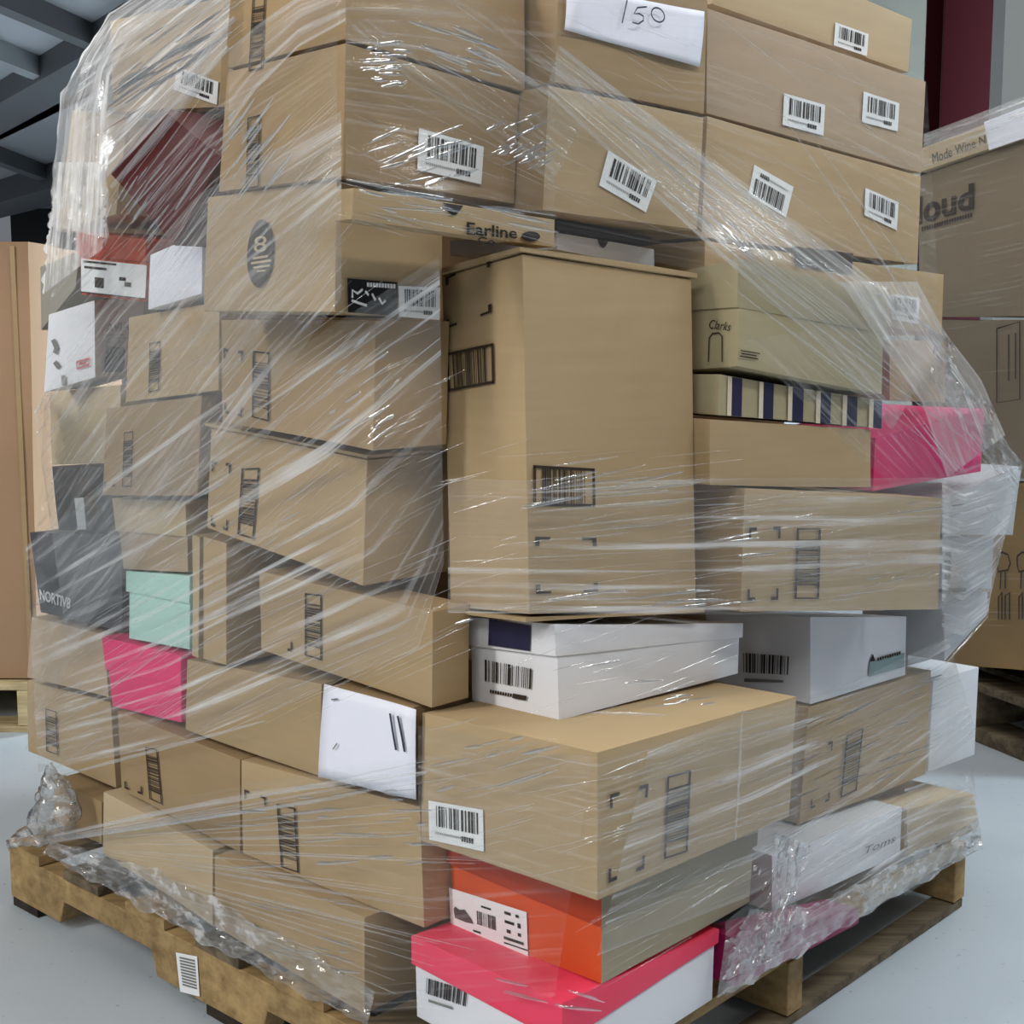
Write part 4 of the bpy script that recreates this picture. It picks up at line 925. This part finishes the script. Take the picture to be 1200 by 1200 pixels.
F2_ = Folds()          # the heavy gathered edges
F2_.add((655, 55), (1106, 398), .010, .026, n=24, bow=6); F2_.add((648, 78), (1040, 372), .005, .026, n=24)
F2_.add((640, 106), (960, 400), .006, .026, n=24, bow=3); F2_.add((560, 55), (655, 118), .008, .014); F2_.add((920, 140), (1180, 520), .004, .02, n=24)
F2_.add((955, 165), (1076, 330), .003, .014, n=16); F2_.add((268, 55), (130, 220), .012, .012, n=16, bow=4); F2_.add((275, 20), (215, 100), .012, .012)
F2_.add((405, 50), (560, 76), .004, .012, bow=-8); F2_.add((406, 210), (530, 236), .004, .010); F2_.add((820, 565), (620, 578), .004, .01); F2_.add((625, 600), (815, 584), .004, .010)
F2_.add((40, 985), (500, 905), .008, .012, n=20, bow=-8); F2_.add((60, 912), (310, 845), .006, .012, n=14); F2_.add((870, 832), (862, 985), .004, .012)
F2_.add((1105, 585), (1198, 545), .004, .012); F2_.add((1140, 575), (1186, 628), .004, .012); F2_.add((1105, 629), (1140, 615), .008, .012)
F2_.add((1108, 778), (1158, 722), .004, .012); F2_.add((690, 835), (780, 838), .004, .006)
F2_.done('gathered_fold', FILM_ROPE)
# short tight creases that catch the roof lights
F3_ = Folds()
for quad, n, ang, ln, wd in [
    (((262, 130), (335, 110), (325, 215), (262, 215)), 22, 52, (20, 60), (.003, .007)), (((425, 45), (475, 52), (470, 100), (440, 95)), 16, 4, (12, 34), (.003, .006)),
    (((450, 140), (520, 145), (560, 215), (440, 215)), 14, 18, (20, 60), (.003, .006)), (((500, 30), (575, 40), (580, 85), (510, 85)), 14, -20, (20, 60), (.003, .008)),
    (((570, 140), (645, 130), (645, 200), (590, 190)), 16, 25, (12, 40), (.003, .007)), (((410, 215), (640, 250), (640, 270), (420, 245)), 14, -12, (30, 90), (.003, .006)),
    (((395, 390), (460, 400), (460, 530), (380, 540)), 14, 38, (14, 46), (.003, .006)), (((250, 560), (430, 590), (420, 690), (240, 640)), 10, 32, (14, 40), (.002, .005)),
    (((300, 920), (500, 925), (500, 1030), (260, 1020)), 24, 2, (14, 50), (.003, .006)), (((240, 1010), (430, 1060), (420, 1150), (250, 1090)), 10, -12, (14, 40), (.003, .006)),
    (((492, 880), (640, 860), (640, 910), (492, 950)), 12, 14, (16, 50), (.003, .006)), (((620, 545), (815, 560), (815, 600), (620, 610)), 10, 8, (40, 110), (.003, .006)),
    (((640, 690), (815, 685), (815, 712), (640, 716)), 8, 6, (30, 90), (.003, .006)), (((740, 170), (800, 180), (900, 300), (850, 300)), 12, -42, (30, 90), (.003, .006)),
    (((1090, 385), (1130, 400), (1160, 480), (1110, 470)), 18, -45, (14, 40), (.003, .007)), (((880, 1000), (935, 1000), (930, 1100), (880, 1100)), 14, 70, (10, 34), (.003, .007)),
    (((600, 1140), (700, 1170), (720, 1195), (600, 1170)), 5, -14, (20, 50), (.003, .005)), (((90, 60), (240, 20), (230, 90), (130, 150)), 26, 34, (30, 90), (.003, .007)),
    (((62, 150), (125, 150), (125, 285), (60, 285)), 26, 75, (14, 50), (.003, .007)), (((500, 700), (690, 830), (880, 830), (880, 845)), 10, 10, (16, 50), (.002, .005)),
    (((835, 580), (1100, 585), (1100, 712), (830, 712)), 14, 9, (30, 100), (.002, .005)), (((940, 830), (1092, 790), (1085, 905), (935, 960)), 14, 24, (20, 60), (.002, .005)),
    (((130, 200), (250, 170), (250, 260), (170, 290)), 12, 54, (20, 70), (.002, .005))]:
    F3_.region(quad, n*1.9, ang, ln, wd, int(quad[0][0]+ang*3+n), spread=8, lift=.010)
F3_.done('tight_crease', FILM_GLINT)
# film over the neighbour on the right
nw = empty('stretch_film', 'clear stretch film over the loud carton behind at the right', 'plastic film', PO); wrap, keep = nw, wrap
def back_band(q, mat, nu, nv, amp, seed):
    rng = random.Random(seed); R_ = ridges(rng, 16); fn = quad_fn(BF, q, .035); vs, uv = [], []; W_ = (fn(0, 0)-fn(0, 1)).length; L_ = (fn(0, 0)-fn(1, 0)).length
    for j in range(nv+1):
        for i in range(nu+1):
            t, v = i/nu, j/nv; h = sum(k*math.exp(-min(60, ((v-c+.02*math.sin(t*5+s*9))/w)**2))*(.5+.5*math.sin(t*6*s+s*20)) for c, w, k, s in R_)
            vs.append(fn(t, v)+BF.n*amp*max(h, 0)); uv.append((t*L_, v*W_))
    m = nu+1; me = mesh('film_band', vs, [(j*m+i, j*m+i+1, (j+1)*m+i+1, (j+1)*m+i) for j in range(nv) for i in range(nu)], PO)
    uvl = me.uv_layers.new(name='UVMap'); ix = np.empty(len(me.loops), dtype=np.int32); me.loops.foreach_get('vertex_index', ix)
    uvl.data.foreach_set('uv', np.array(uv)[ix].astype(np.float32).ravel()); me.polygons.foreach_set('use_smooth', [True]*len(me.polygons))
    return link('film_band', me, mat, nw)
back_band(((1060, 168), (1262, 92), (1262, 140), (1060, 204)), FILM_HAZE, 30, 30, .012, 31)
back_band(((1083, 157), (1215, 107), (1215, 132), (1083, 172)), FILM_MILKY, 40, 24, .010, 34)
back_band(((1060, 200), (1262, 136), (1262, 560), (1060, 560)), FILM_FAINT, 30, 60, .006, 32)
back_band(((1060, 560), (1262, 556), (1262, 785), (1060, 775)), FILM_FAINT, 30, 40, .006, 33)
wrap = keep
# ---- the tied bunch at the pallet's far left corner
def bunch(cen, sx, sz, seed, name):
    rng = random.Random(seed); bm = bmesh.new(); bmesh.ops.create_icosphere(bm, subdivisions=4, radius=1)
    ph = [rng.uniform(0, 6.3) for _ in range(9)]
    for v in bm.verts:
        d = v.co.normalized(); k = 1+.5*mnoise.noise(d*1.7+Vector((ph[0], 0, 0)))+.3*(1-2*abs(mnoise.noise(d*3.4+Vector((0, ph[1], 0)))))+.14*mnoise.noise(d*9)
        v.co = Vector((d.x*sx*k*(1-.35*d.z), d.y*sx*k*(1-.35*d.z), d.z*sz*k))+Vector(cen)-PO
    me = bpy.data.meshes.new(name); uvl = bm.loops.layers.uv.new('UVMap')
    for f in bm.faces:
        f.smooth = True
        for l in f.loops: l[uvl].uv = (l.vert.co.x*2+l.vert.co.y, l.vert.co.z*2)
    bm.to_mesh(me); bm.free(); return link(name, me, FILM_CRUMPLE, wrap)
pc = Vector(hit_plane(52, 945, (P0[0], P0[1]), dR)); bunch(pc+R3*.02, .032, .05, 3, 'tied_bunch')
pc = Vector(hit_plane(36, 982, (P0[0]-dR[0]*.004, P0[1]-dR[1]*.004), dR)); bunch(pc+V(0, 0, .004), .03, .012, 4, 'tied_bunch')
